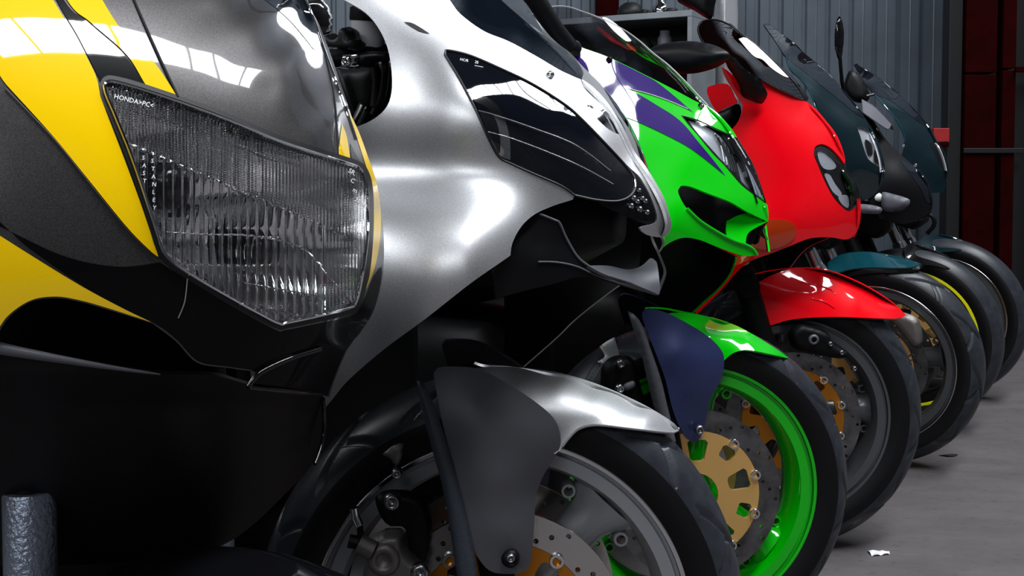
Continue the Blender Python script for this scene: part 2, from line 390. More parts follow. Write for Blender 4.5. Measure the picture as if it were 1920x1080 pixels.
# ------------------------------------------------------------------ wheels, forks and hidden rear halves
def tread(kind):
    if kind == 0: return None
    N = 13 if kind == 1 else 11
    per_ = 2 * math.pi / N
    def fn(a, v):
        x = v / 0.06; d = np.zeros(len(v))
        for sgn, ph in ((1, 0.0), (-1, 0.5)):
            xx = x * sgn
            c = 0.55 * xx ** 2 + 0.18 * xx          # long swept groove
            t = (a / per_ + ph - c) % 1.0
            g = np.clip(1 - np.abs(t - 0.5) / 0.075, 0, 1) * ((xx > 0.05) & (xx < 0.93))
            c2 = -0.7 * xx
            t2 = (a / per_ + ph + 0.35 - c2) % 1.0
            g2 = np.clip(1 - np.abs(t2 - 0.5) / 0.07, 0, 1) * ((xx > 0.55) & (xx < 0.975))
            d = np.maximum(d, np.maximum(g, g2))
        return -0.007 * np.minimum(d * 1.8, 1)
    return fn
def make_wheel(parent, R=0.30, rr=0.228, rot=0.0, rim='rimg', lip='pol', spoke='rimg', disc='disc', carrier='gold', spoke_a=50, nsp=3, tk=1, tape=None, u0=0.0, discs=True, hi=True, name='front_wheel', wide=0.06):
    n = (1000 if tk else 160) if hi else 72
    # rim
    hw = wide * 0.78
    prof = [(hw + 0.004, rr + 0.006), (hw + 0.004, rr - 0.001), (hw - 0.004, rr - 0.002), (hw - 0.005, rr - 0.007), (hw + 0.001, rr - 0.008), (hw, rr - 0.024), (hw - 0.012, rr - 0.030), (0.012, rr - 0.036)]
    prof = prof + [(-a, b) for a, b in prof[::-1]]
    w = lathe(name, prof, M[rim], parent, n=128 if hi else 64)
    w.location = (u0, 0, R); w.rotation_euler = (0, 0, rot)
    lathe('rim_lip', [(hw + 0.0045, rr + 0.0065), (hw + 0.0055, rr + 0.003), (hw + 0.0045, rr - 0.0012)], M[lip], w, n=128 if hi else 64)
    # tyre
    H = R - rr; P = []
    for k in range(65 if hi else 17):
        a = -1 + 2 * k / (64 if hi else 16)
        P.append((wide * math.sin(a * math.pi / 2), rr + 0.030 + (H - 0.030) * max(0.0, math.cos(a * math.pi / 2)) ** 0.95))
    left = [(-(hw + 0.002), rr - 0.002), (-(hw + 0.007), rr + 0.008), (-wide * 0.99, rr + 0.022)]
    P = left + P + [(-a, b) for a, b in left[::-1]]
    tf0 = tread(tk); hi_r = np.array([b for a, b in P]) > rr + 0.033
    ty = lathe('tyre', P, M['tyr'], w, n=n, fn=(lambda a, v: tf0(a, v) * hi_r) if tf0 else None, sharp=75)
    ty.data.materials.append(M['side'])
    for p in ty.data.polygons:
        if math.hypot(p.center[0], p.center[2]) < rr + 0.026 + 0.32 * (H - 0.026): p.material_index = 1
    if tape:
        for s in (1, -1): lathe('rim_tape', [(s * (hw + 0.0062), rr + 0.0045), (s * (hw + 0.0068), rr + 0.001), (s * (hw + 0.0062), rr - 0.005)], M[tape], w, n=96)
    # hub and spokes
    lathe('hub', [(0.055, 0.012), (0.055, 0.030), (0.030, 0.042), (-0.030, 0.042), (-0.055, 0.030), (-0.055, 0.012)], M[spoke], w, n=32)
    for i in range(nsp):
        a = math.radians(spoke_a + 360 * i / nsp); dx, dz = math.cos(a), math.sin(a); tx, tz = -dz, dx
        secs = []; V = []; Fc = []; nn = 14
        prs = [(0.030, 0.040, 0.030), (0.07, 0.029, 0.026), (0.12, 0.029, 0.026), (0.165, 0.031, 0.028), (0.182, 0.040, 0.032), (rr - 0.034, 0.060, 0.036)]
        if nsp > 3: prs = [(r_, a_ * 0.55, b_ * 0.7) for r_, a_, b_ in prs]
        for r_, ha, hv in prs:
            for j in range(nn):
                b = 2 * math.pi * j / nn
                V.append((dx * r_ + tx * ha * math.cos(b), hv * math.sin(b), dz * r_ + tz * ha * math.cos(b)))
        k = len(prs)
        for q in range(k - 1):
            for j in range(nn): Fc.append((q * nn + j, q * nn + (j + 1) % nn, (q + 1) * nn + (j + 1) % nn, (q + 1) * nn + j))
        fixn(mesh('spoke', V, Fc, M[spoke], w))
        if nsp == 3 and hi:
            for sg in (-1, 1):
                p = np.array([dx * 0.178 + tx * sg * 0.047, 0.0, dz * 0.178 + tz * sg * 0.047])
                V2 = []
                lathe_ring('spoke_boss', p, 0.010, 0.0062, 0.03, M[spoke], w)
    if discs:
        for s in ((1, -1)):
            ro, ri = 0.155, 0.117
            holes = []
            for k in range(36):
                a = 2 * math.pi * k / 36
                for q, rq in enumerate((0.124, 0.136, 0.148)):
                    if (k + q) % 3 != 1: continue
                    aa = a + 0.05 * q; holes.append(circ(rq * math.cos(aa), rq * math.sin(aa), 0.0036, 8))
            if not hi: holes = holes[::2]
            plate('brake_disc', [circ(0, 0, ro, 72), circ(0, 0, ri, 60)] + holes, s * 0.066, 0.005, M[disc], w)
            cut = []
            for k in range(5):
                a0 = 2 * math.pi * k / 5 + 0.3
                for (rq, aq, pts) in ((0.082, a0, 'tri'), (0.097, a0 + math.pi / 5, 'slot')):
                    if pts == 'tri':
                        loc = [(-0.020, -0.007), (-0.016, -0.013), (0.014, -0.019), (0.019, -0.014), (0.019, 0.014), (0.014, 0.019), (-0.016, 0.013), (-0.020, 0.007)]
                    else:
                        loc = [(-0.016, -0.009), (-0.012, -0.012), (0.003, -0.014), (0.008, -0.010), (0.008, 0.010), (0.003, 0.014), (-0.012, 0.012), (-0.016, 0.009)]
                    cut.append(np.array([((rq + x) * math.cos(aq) - y * math.sin(aq), (rq + x) * math.sin(aq) + y * math.cos(aq)) for x, y in loc]))
            plate('disc_carrier', [circ(0, 0, 0.1165, 60), circ(0, 0, 0.040, 32)] + cut, s * 0.066, 0.006, M[carrier], w)
            if s > 0 or not hi:
                for k in range(10):
                    a = 2 * math.pi * k / 10 + 0.3
                    lathe_ring('disc_bobbin', np.array([0.1145 * math.cos(a), s * 0.068, 0.1145 * math.sin(a)]), 0.0095, 0.0058, 0.010, M['pol'], w)
    tube('axle', [(0, 0.125, 0), (0, -0.125, 0)], 0.011, M['stl'], w, n=12)
    return w
_rings = {}
def lathe_ring(name, p, ro, ri, h, m, parent):
    """a small eyelet with its axis sideways; alike ones share one mesh"""
    key = (name, ro, ri, h, m.name)
    if key not in _rings:
        prof = [(h / 2, ri), (h / 2, ro * 0.93), (h / 2 * 0.8, ro), (-h / 2 * 0.8, ro), (-h / 2, ro * 0.93), (-h / 2, ri)]
        o = lathe(name, prof, m, parent, n=16, closed=True); _rings[key] = o.data
    else:
        o = bpy.data.objects.new(name, _rings[key]); COL.objects.link(o); o.parent = parent
    o.location = (p[0], -p[1], p[2]); return o
def bolt(name, fr, px, py, v, r, m, parent, rot=0.0, pull=0.0, h=0.006):
    """domed socket bolt facing sideways"""
    p = fr.at(np.array(float(px)), np.array(float(py)), np.array(float(v)), pull)
    prof = [(0.0, r), (h * 0.5, r * 0.98), (h * 0.85, r * 0.8), (h, r * 0.5), (h * 0.55, r * 0.48), (h * 0.5, 0.0001)]
    V = []; Fc = []; n = 14; k = len(prof)
    for i in range(n):
        a = 2 * math.pi * i / n
        for (vv, rr) in prof: V.append((rr * math.cos(a), vv, rr * math.sin(a)))
    for i in range(n):
        for j in range(k - 1): Fc.append((i * k + j, i * k + j + 1, ((i + 1) % n) * k + j + 1, ((i + 1) % n) * k + j))
    o = fixn(mesh(name, V, Fc, m, parent)); c, s_ = math.cos(rot), math.sin(rot)
    x, y = p[0], -p[1]; o.location = (c * x - s_ * y, s_ * x + c * y, p[2]); o.rotation_euler = (0, 0, rot); return o
def forks(parent, R, rot, slider='eng', tubem='chr', rake=25.0, top=0.86, half=0.098, off=0.035, rs=0.026, split=0.36):
    t = math.radians(rake); d = np.array([-math.sin(t), 0, math.cos(t)])
    for s in (1, -1):
        base = np.array([-off, s * half, R]); L = (top - R) / d[2]
        a = base - d * 0.045
        lg = tube('fork_leg', [a, a + d * 0.02, base + d * split, base + d * (split + 0.012)], rs, M[slider], parent, n=20, rot=rot, radii=[rs * 0.7, rs, rs, rs * 0.9])
        tube('fork_tube', [base + d * (split - 0.02), base + d * L], 0.0205, M[tubem], lg, n=20)
    c = np.array([-off, 0, R]) + d * ((top - R) / d[2] - 0.10)
    tube('triple_clamp', [c + [0, half + 0.03, 0], c + [0, -half - 0.03, 0]], 0.024, M['eng'], parent, n=12, rot=rot)
def rear_half(parent, paint, lean=0.0, rim='rimk', seat=True):
    """tank, seat, tail, engine and back wheel: mostly hidden behind the neighbour"""
    loft('engine', [(-0.34, 0.40, 0.10, 0.10, 4, 0), (-0.38, 0.42, 0.17, 0.17, 5, 0), (-0.60, 0.40, 0.19, 0.20, 5, 0), (-0.80, 0.38, 0.18, 0.17, 5, 0), (-0.86, 0.36, 0.12, 0.12, 4, 0)], M['eng'], parent)
    loft('frame', [(-0.20, 0.80, 0.06, 0.06, 4, 0), (-0.35, 0.72, 0.13, 0.08, 4, 0), (-0.65, 0.64, 0.15, 0.08, 4, 0), (-0.95, 0.52, 0.13, 0.09, 4, 0), (-1.05, 0.42, 0.10, 0.07, 4, 0)], M['eng'], parent)
    loft('fuel_tank', [(-0.26, 0.86, 0.05, 0.03, 2.6, 0), (-0.32, 0.88, 0.12, 0.09, 2.8, 0), (-0.48, 0.89, 0.165, 0.125, 2.8, 0), (-0.64, 0.87, 0.155, 0.11, 2.8, 0), (-0.80, 0.82, 0.10, 0.07, 2.6, 0), (-0.84, 0.80, 0.06, 0.03, 2.4, 0)], paint, parent)
    loft('seat', [(-0.80, 0.79, 0.08, 0.03, 3, 0), (-0.90, 0.79, 0.13, 0.045, 3, 0), (-1.12, 0.80, 0.14, 0.04, 3, 0), (-1.30, 0.86, 0.11, 0.05, 3, 0), (-1.52, 0.90, 0.09, 0.03, 3, 0)], M['seat'], parent)
    loft('tail_fairing', [(-0.95, 0.72, 0.12, 0.05, 3, 0), (-1.20, 0.77, 0.13, 0.06, 3, 0), (-1.45, 0.84, 0.10, 0.05, 3, 0), (-1.66, 0.90, 0.05, 0.025, 3, 0)], paint, parent)
    make_wheel(parent, R=0.31, rr=0.228, rim=rim, lip=rim, spoke=rim, tk=0, u0=-1.40, discs=False, hi=False, name='rear_wheel', wide=0.085)
    for s in (1, -1): tube('swingarm', [(-0.92, s * 0.11, 0.36), (-1.15, s * 0.12, 0.34), (-1.44, s * 0.115, 0.31)], 0.026, M['eng'], parent, n=10)
    tube('exhaust', [(-0.5, 0.10, 0.22), (-0.8, 0.13, 0.22), (-1.0, 0.17, 0.34), (-1.45, 0.19, 0.48)], 0.04, M['eng'], parent, n=14, radii=[0.02, 0.025, 0.045, 0.048])
    tube('side_stand', [(-0.72, -0.16, 0.25), (-0.76, -0.27, 0.012)], 0.011, M['eng'], parent, n=8)
def bike(name, fr, label, group='motorcycles parked in a row'):
    e = bpy.data.objects.new(name, None); COL.objects.link(e); e.empty_display_size = 0.1
    e.location = fr.o; e.rotation_euler = (0, 0, -fr.th)
    return tag(e, label, 'motorcycle', group)
# ------------------------------------------------------------------ bike positions (front wheel contact point, body heading, wheel heading)
TB = 32.0
SPEC = dict(yellow=(-0.235, 0.90, TB, 20), silver=(-0.0136, 1.385, TB, -1), green=(0.325, 1.965, TB, -6), red=(0.640, 2.475, TB, 0),
            teal=(1.09, 3.165, TB, 30), black=(1.35, 3.61, TB, 30), far=(1.640, 4.04, TB, 31))
def frames(k):
    x, y, tb, tw = SPEC[k]; return Frame(x, y, tb), Frame(x, y, tw), math.radians(tb - tw)
# ------------------------------------------------------------------ yellow and gunmetal bike (nearest)
fb, fw, rot = frames('yellow')
Y = bike('motorcycle', fb, 'yellow and gunmetal fairing bike with large fluted headlight, nearest of the row')
_uw = np.array([0.40, 0.55, 0.66, 0.74, 0.80, 0.86, 0.92, 0.98, 1.04, 1.12, 1.25]); _uu = np.array([-0.20, -0.09, 0.005, 0.040, 0.058, 0.060, 0.046, 0.020, -0.020, -0.10, -0.28])
_pf = np.polyfit((_uw - 0.85) * 4, _uu, 4)
def nose(v, w):
    u0 = np.polyval(_pf, (w - 0.85) * 4); q = np.clip(np.abs(v) / 0.27, 0, 3)
    return u0 - 0.20 * np.where(q < 0.93, 1 - np.sqrt(np.clip(1 - q * q, 1e-6, 1)), 1 - 0.3676 + (q - 0.93) * 2.53)
def field_yel(px, py):
    px = np.atleast_1d(np.asarray(px, float)); py = np.atleast_1d(np.asarray(py, float))
    vs = np.linspace(0.45, -0.30, 301); best = np.full(px.shape, np.nan); hm = np.full(px.shape, 1e9); vm = np.zeros(px.shape); prev = None
    for v in vs:
        p = fb.at(px, py, np.full(px.shape, v)); h = p[..., 0] - nose(p[..., 1], p[..., 2])
        if prev is not None:
            c = np.isnan(best) & (h <= 0) & (prev > 0)
            best = np.where(c, v + (vs[0] - vs[1]) * (-h) / np.where(prev - h == 0, 1, prev - h), best)
        better = (h < hm) & np.isnan(best); hm = np.where(better, h, hm); vm = np.where(better, v, vm); prev = h
    return np.where(np.isnan(best), vm, best)
# smooth the traced field with a thin plate so the sheet reflects cleanly
_g = [(x, y, 0) for x in range(-330, 720, 60) for y in range(-120, 800, 70)]
_g += [(x, y, 0) for x, y in ((600, 60), (640, 170), (690, 300), (716, 400), (720, 480), (712, 540), (690, 600), (650, 655), (617, 745))]
_ga = np.array(_g, float); _ga[:, 2] = field_yel(_ga[:, 0], _ga[:, 1])
FY = tps(_ga, 0.004)
HL = [(200, 154), (231, 157), (331, 189), (424, 223), (516, 262), (578, 283), (636, 301), (672, 314), (683, 330), (689, 360), (690, 400), (688, 458), (678, 527), (668, 566), (654, 578), (590, 594), (533, 606, 1), (516, 604), (424, 554), (347, 508), (316, 483), (301, 458), (285, 404), (247, 293), (216, 216), (198, 172)]
def grow(loop, k, c=(455, 380)):
    q = np.array([p[:2] for p in loop], float); n = len(q); t = np.roll(q, -1, 0) - np.roll(q, 1, 0); nn = np.stack([t[:, 1], -t[:, 0]], -1); nn /= np.linalg.norm(nn, axis=1)[:, None]
    if ((q + nn * 2 - np.array(c)) ** 2).sum() < ((q - np.array(c)) ** 2).sum(): nn = -nn
    r = q + nn * k; return [tuple(r[i]) + ((1,) if len(loop[i]) > 2 else ()) for i in range(n)]
HB = grow(HL, 11)
SIL = [(590, 30), (612, 80), (640, 160), (665, 235), (690, 295), (708, 350), (717, 410), (720, 470), (716, 525), (702, 580), (678, 622), (652, 655), (632, 700), (617, 745, 1)]
main = [(-330, -110, 1), (-100, -140), (200, -150), (400, -130), (470, -100), (520, -60), (560, -10)] + SIL + [(608, 742), (560, 735), (505, 728), (470, 722, 1), (485, 700), (430, 690), (370, 680), (330, 640), (285, 606, 1), (200, 580), (150, 566), (105, 559), (58, 566), (18, 594), (-10, 635), (-60, 700), (-330, 720, 1)]
fair = panel('front_fairing', fb, main, FY, M['gun'], Y, holes=[HB], step=10, mirror=False, thick=0.004)
def dec(name, o, m, p=0.0012, par=None, step=8, f=FY, fr=fb, mirror=False): return panel(name, fr, o, f, m, par or fair, step=step, thick=0, mirror=mirror, pull=p)
dec('yellow_stripe', [(-330, -110, 1), (20, -146, 1), (100, 0), (140, 66), (178, 138), (192, 190), (230, 290), (264, 382), (297, 481, 1), (286, 474), (240, 428), (170, 342), (100, 256), (15, 162), (-60, 80), (-330, -60, 1)], M['yel'])
dec('black_stripe', [(30, -146, 1), (44, -147, 1), (120, 0), (166, 42), (235, 105), (274, 163, 1), (230, 150), (194, 160), (186, 146), (146, 68), (106, 0)], M['blk'])
dec('yellow_stripe', [(50, -147, 1), (110, -149, 1), (192, 0), (232, 60), (290, 118), (331, 179, 1), (305, 174), (278, 165), (238, 103), (170, 42), (126, 0)], M['yel'])
dec('yellow_stripe', [(-330, 360, 1), (-60, 405), (0, 442), (60, 480), (150, 535), (230, 578), (284, 604, 1), (200, 577), (150, 563), (105, 556), (58, 563), (15, 592), (-13, 632), (-60, 690), (-330, 700, 1)], M['yel'])
dec('yellow_stripe', [(641, 232, 1), (650, 255), (657, 299, 1), (646, 296), (634, 289, 1)], M['yel'], step=5)
dec('yellow_stripe', [(652, 205, 1), (672, 245), (692, 300), (708, 352), (714, 400), (712, 455), (700, 510), (678, 560, 1), (692, 520), (699, 460), (701, 400), (697, 345), (686, 310)], M['yel'], step=5)
dec('black_stripe', [(657, 268, 1), (668, 290), (683, 318, 1), (672, 308), (660, 301)], M['blk'], step=4)
dec('lower_black_paint', [(300, 492, 1), (348, 522), (425, 568), (516, 618), (535, 620), (594, 608), (660, 592), (678, 572), (700, 520, 1), (715, 500), (713, 535), (700, 582), (676, 622), (650, 655), (630, 700), (614, 742, 1), (560, 733), (505, 726), (473, 720, 1), (488, 699), (430, 688), (372, 678), (332, 638), (288, 606), (180, 552), (60, 470), (-60, 380), (-330, 300, 1), (-330, 270, 1), (0, 425), (120, 480), (220, 500)], M['blkl'], p=0.0008)
tube('panel_seam', pxline(fb, [(228, -60), (256, 10), (296, 100), (334, 181)], FY), 0.0009, M['rub'], fair, n=6)
tube('panel_seam', pxline(fb, [(596, 50), (612, 110), (628, 190), (634, 290)], FY), 0.0009, M['rub'], fair, n=6)
tube('panel_seam', pxline(fb, [(351, 522), (346, 565), (334, 596)], FY), 0.0008, M['pol'], fair, n=6)
tube('panel_seam', pxline(fb, [(10, 166), (100, 260), (170, 347), (240, 433), (290, 482)], FY), 0.0006, M['rub'], fair, n=6)
# windscreen of the nearest bike
SY = tps([(470, -110, 0.02), (520, -40, -0.03), (500, 0, -0.015), (545, 30, -0.06), (585, 85, -0.10), (592, 60, -0.13), (560, -10, -0.12), (600, 100, -0.13), (350, -110, 0.07), (430, -40, 0.02), (560, -110, -0.10)])
panel('windscreen', fb, [(330, -110, 1), (430, -45), (500, 2), (545, 40), (588, 92, 1), (601, 88), (590, 45), (560, -20), (530, -70), (500, -110, 1)], FY, M['smk'], Y, mirror=False, pull=0.002, thick=0.003, step=8)
tube('screen_trim', pxline(fb, [(560, -30), (590, 40), (610, 100), (640, 180), (668, 262)], FY, pull=0.001), 0.0016, M['chr'], Y, n=8)
# headlamp unit
gas = panel('headlight', fb, HB, FY, M['rub'], Y, holes=[grow(HL, 1)], mirror=False, thick=0.01, pull=0.0015, step=7)
tube('lens_bead', pxline(fb, HL, FY, pull=0.004, closed=True), 0.0013, M['chr'], gas, n=6, closed=True)
def flutes(px, py):
    # vertical prisms: fine ones in the upper band, wide ones below
    yb = 268 + (px - 240) * 0.42
    fine = np.abs(((px / 6.4) % 1) - 0.5) * 2; wide = np.abs((((px + 3) / 17.5) % 1) - 0.5) * 2
    h = np.where(py < yb, fine * 0.0011, np.where(px > 610, fine * 0.0009, (1 - wide ** 2.2) * 0.0019))
    return np.stack([h, h * 0, h * 0], -1)
lens = panel('lens', fb, HL, FY, M['gls'], gas, mirror=False, thick=0, step=2.7, pull=0.002, relief=flutes)
sd = lens.modifiers.new('solid', 'SOLIDIFY'); sd.thickness = 0.0025; sd.offset = -1
# reflector bowl behind the lens (two joined paraboloids)
q = spline(grow(HL, -3), True, 7); qt, qf = tri2d([q], 7.0); dd = segdist(qt, q)
base = fb.at(qt[:, 0], qt[:, 1], FY(qt[:, 0], qt[:, 1]))
ex = np.clip(dd / 120.0, 0, 1); dep = 0.008 + 0.062 * np.sqrt(ex)
bx_ = ((qt[:, 0] - 385) / 150) ** 2 + ((qt[:, 1] - 360) / 110) ** 2; by_ = ((qt[:, 0] - 560) / 130) ** 2 + ((qt[:, 1] - 470) / 105) ** 2
dep = dep + 0.03 * np.clip(1 - bx_, 0, 1) + 0.035 * np.clip(1 - by_, 0, 1)
RB = base.copy(); RB[:, 0] -= dep
refl = fixn(mesh('reflector', RB, [tuple(map(int, t[::-1])) for t in qf], M['refl'], gas))
for (bx, by, r) in ((392, 352, 0.019), (560, 470, 0.016)):
    c = fb.at(np.array(float(bx)), np.array(float(by)), FY(bx, by).reshape(())) - np.array([0.05, 0, 0])
    tube('bulb_shield', [c + [-0.03, 0, 0], c + [0.006, 0, 0], c + [0.016, 0, 0], c + [0.02, 0, 0]], r, M['blk'], gas, n=20, radii=[r, r, r * 0.8, r * 0.3])
for pts in ([(312, 436), (390, 440), (470, 442), (560, 462), (605, 500)], [(330, 494), (420, 498)], [(455, 530), (540, 545), (600, 556)], [(450, 572), (560, 590)], [(600, 500), (640, 545), (662, 573)]):
    tube('lens_ridge', pxline(fb, pts, FY, pull=0.0045), 0.0007, M['gls'], gas, n=5)
def lettering(txt, fr, px, py, size, ang, f, m, parent, pull=0.0045):
    cu = bpy.data.curves.new('text', 'FONT'); cu.body = txt; cu.size = 1.0; cu.resolution_u = 2; ob = bpy.data.objects.new('t', cu); COL.objects.link(ob)
    dg = bpy.context.evaluated_depsgraph_get(); me = bpy.data.meshes.new_from_object(ob.evaluated_get(dg)); bpy.data.objects.remove(ob); bpy.data.curves.remove(cu)
    V = np.array([tuple(v.co) for v in me.vertices])[:, :2]; Fc = [tuple(p.vertices) for p in me.polygons]
    c, s = math.cos(ang), math.sin(ang); X = px + size * (V[:, 0] * c + V[:, 1] * s); Yp = py + size * (V[:, 0] * s - V[:, 1] * c)
    P = fr.at(X, Yp, f(X, Yp), pull); bpy.data.meshes.remove(me)
    return mesh('lettering', P, Fc, m, parent, False)
lettering('HONDA>PC<', fb, 213, 184, 12.5, math.radians(14), FY, M['gtx'], gas)
for i, ch in enumerate('STANLEY'): lettering(ch, fb, 283 + i * 0.5, 305 + i * 14.6, 11, math.radians(6), FY, M['gtx'], gas)
for i, ch in enumerate('SAST'): lettering(ch, fb, 266 + i * 0.5, 299 + i * 14.5, 11, math.radians(6), FY, M['gtx'], gas)
for i, ch in enumerate(('SR.', 'C', 'm', '20me')): lettering(ch, fb, 652 + i * 4, 322 + i * 18, 12, math.radians(30), FY, M['gtx'], gas)
# intake mouth under the side panel and lower cowl
FYL = lambda x, y: FY(x, y) - 0.012
panel('intake_liner', fb, [(-330, 620, 1), (-20, 590), (55, 545), (110, 540), (210, 560), (310, 600), (370, 650), (380, 720), (200, 730), (60, 700), (-330, 760, 1)], lambda x, y: FY(x, y) - 0.07, M['sat'], Y, mirror=False, step=14)
low = panel('lower_cowl', fb, [(-330, 650, 1), (-40, 640), (8, 655), (80, 668), (200, 688), (300, 702), (400, 704), (470, 722), (560, 738), (608, 745, 1), (606, 800), (600, 845), (560, 900), (440, 1010), (330, 1040), (120, 1060), (-330, 1060, 1)], lambda x, y: FY(x, np.minimum(y, 760)) - 0.006 - 0.0003 * np.clip(y - 690, 0, 400), M['sat'], Y, mirror=False, step=14)
_cl = pxline(fb, [(-60, 640), (8, 655), (80, 668), (200, 688), (300, 702)], lambda x, y: FY(x, y) - 0.004)
tube('cowl_lip', _cl, 0.0045, M['satg'], Y, n=8, radii=list(np.linspace(0.0052, 0.0006, len(_cl))))
tube('cowl_edge', pxline(fb, [(606, 748), (608, 790), (604, 830), (590, 870)], lambda x, y: FY(x, np.minimum(y, 760)) - 0.02), 0.002, M['blk'], Y, n=8)
tube('lower_lip', pxline(fb, [(466, 724), (480, 706), (500, 692), (545, 672), (600, 655)], FY, pull=0.004), 0.0025, M['blk'], Y, n=8)
tube('lower_lip', pxline(fb, [(466, 726), (500, 730), (560, 736), (604, 740)], FY, pull=0.004), 0.0022, M['blk'], Y, n=8)
# steering: cast fork leg, glossy front mudguard, wheel
p0 = fb.at(np.array(55.0), np.array(918.0), np.array(0.10)); p1 = fb.at(np.array(62.0), np.array(1300.0), np.array(0.10))
for s in (1, -1):
    a = p0 * [1, s, 1]; b = p1 * [1, s, 1]
    lg = tube('fork_leg', [b, a - (a - b) * 0.01, a], 0.0215, M['castb'], Y, n=28, radii=[0.0215, 0.0215, 0.0205])
    tube('fork_tube', [a, a + (a - b) / np.linalg.norm(a - b) * 0.38], 0.015, M['eng'], lg, n=16)
make_wheel(Y, R=0.275, rr=0.205, rot=rot, rim='rimk', lip='rimk', spoke='rimk', disc='discd', carrier='stl', tk=0)
V = []; Fc = []; na, nv = 26, 13
for i in range(na):
    a = math.radians(158 - 150 * i / (na - 1))
    for j in range(nv):
        b = -1 + 2 * j / (nv - 1); r = 0.302 - 0.045 * abs(b) ** 2.0
        V.append((r * math.cos(a), 0.085 * b * (1 - 0.5 * (i / (na - 1)) ** 5), 0.275 + r * math.sin(a)))
for i in range(na - 1):
    for j in range(nv - 1): Fc.append((i * nv + j, i * nv + j + 1, (i + 1) * nv + j + 1, (i + 1) * nv + j))
mg = fixn(mesh('front_mudguard', V, Fc, M['blk'], Y, True, rot)); s_ = mg.modifiers.new('solid', 'SOLIDIFY'); s_.thickness = 0.003
rear_half(Y, M['gun'])
# ------------------------------------------------------------------ silver bike
fb, fw, rot = frames('silver')
B = bike('motorcycle', fb, 'satin silver sport bike with black lens headlight between the yellow and green bikes')
_t = np.arange(-400.0, 1100.0, 2.0)
_sl = np.interp(_t, [-400, -100, 150, 262, 305, 372, 445, 530, 620, 900], [0.42, 0.42, 0.40, -0.16, -0.12, 0.72, 0.12, -0.22, -0.42, -0.42]) * 1e-3
_kr = np.exp(-0.5 * (np.arange(-60, 61, 2.0) / 20) ** 2); _kr /= _kr.sum(); _sl = np.convolve(np.pad(_sl, 30, mode='edge'), _kr, 'valid'); _gg = np.cumsum(_sl) * 2.0
def gprof(x, y):
    x = np.asarray(x, float); y = np.asarray(y, float); f = np.clip((1060 - x) / 190, 0, 1); f = f * f * (3 - 2 * f)
    return (np.interp(y - 0.03 * (x - 800), _t, _gg) - _gg[300]) * f
_ed = [(1092, 150, -0.002), (1140, 195, -0.004), (1168, 240, -0.005), (1190, 285, -0.006), (1227, 340, -0.006), (1245, 372, -0.006), (1259, 422, -0.004), (1240, 444, 0.0),
       (1192, 345, 0.032), (1130, 280, 0.056), (1050, 205, 0.086), (960, 143, 0.118), (880, 104, 0.146), (835, 97, 0.160), (1060, 136, 0.024), (1000, 104, 0.054), (930, 68, 0.081), (868, 28, 0.098), (842, 0, 0.103), (740, -60, 0.135), (640, -100, 0.17),
       (735, 150, 0.186), (667, 238, 0.206), (600, 260, 0.214), (955, 300, 0.156), (1076, 368, 0.100), (1010, 388, 0.138), (950, 478, 0.200), (800, 590, 0.266), (640, 700, 0.272), (560, 780, 0.268), (470, 500, 0.274), (720, 450, 0.266), (1100, 330, 0.086), (1170, 375, 0.053), (1215, 420, 0.022)]
_fb0 = tps([(x, y, v - float(gprof(x, y))) for x, y, v in _ed], 0.12)
def FS(x, y): return _fb0(x, y) + gprof(x, y)
LN = [(836, 94), (879, 103), (938, 128), (998, 157), (1057, 194), (1090, 222), (1140, 274), (1175, 312), (1190, 334), (1191, 354), (1181, 368), (1164, 376), (1143, 377.5), (1113, 374), (1077, 366, 1), (1051, 348), (998, 325), (956, 306), (936, 295), (918, 264), (891, 204), (861, 147), (834, 102)]
main = [(590, -52), (608, -30), (640, -4), (692, 30), (724, 82), (735, 145), (730, 190), (708, 218), (668, 238), (600, 256), (500, 280, 1), (460, 480), (470, 700), (500, 880, 1), (570, 806), (615, 758), (650, 716), (720, 655), (800, 596), (880, 533), (940, 491), (957, 479, 1), (961, 455), (978, 424), (1004, 401), (1040, 385), (1074, 374), (1077, 367, 1), (1066, 355), (1030, 338), (998, 323), (956, 304), (936, 293), (918, 262), (891, 202), (861, 145), (833, 98), (838, 92), (879, 101), (938, 126), (998, 155), (1057, 192), (1090, 220), (1140, 271), (1176, 310), (1196, 328), (1206, 342), (1221, 370), (1232, 404), (1229, 418), (1214, 423, 1), (1200, 428), (1212, 440), (1240, 445), (1254, 437), (1259, 424), (1257, 408), (1245, 371), (1227, 338), (1206, 305), (1190, 284), (1168, 238), (1140, 194), (1114, 165), (1092, 149, 1), (1053, 133), (1003, 104), (953, 77), (907, 58), (864, 27), (843, 0), (812, -42), (770, -80), (700, -92), (630, -80)]
PL = [(1100, 197, 1), (1128, 202), (1150, 224), (1168, 255, 1), (1142, 243), (1116, 219)]
sf = panel('side_fairing', fb, main, FS, M['sil'], B, holes=[PL], step=9)
hl = panel('headlight', fb, LN, FS, M['blens'], B, step=8, pull=-0.001, thick=0.003)
panel('lens_surround', fb, [(1123, 380), (1164, 379), (1185, 370), (1194, 354), (1192, 332, 1), (1204, 342), (1219, 370), (1230, 404), (1227, 417), (1213, 421), (1160, 399)], lambda x, y: FS(x, y) - 0.002, M['blk'], hl, step=7)
for (x, y, r) in ((1199, 357, 4), (1189, 371, 4.5), (1205, 372, 4), (1211, 377, 4), (1184, 386, 5), (1200, 392, 5), (1214, 398, 4.5), (1196, 378, 4)):
    bolt('lamp_dimple', fb, x, y, float(FS(x, y)), r / 1480, M['stl'], hl, pull=0.001, h=0.003)
panel('inner_reflector', fb, [(884, 175, 1), (905, 178), (930, 195), (946, 222), (956, 262), (957, 300, 1), (938, 292), (922, 264), (905, 226)], FS, M['refl'], hl, pull=0.0008, thick=0, step=6)
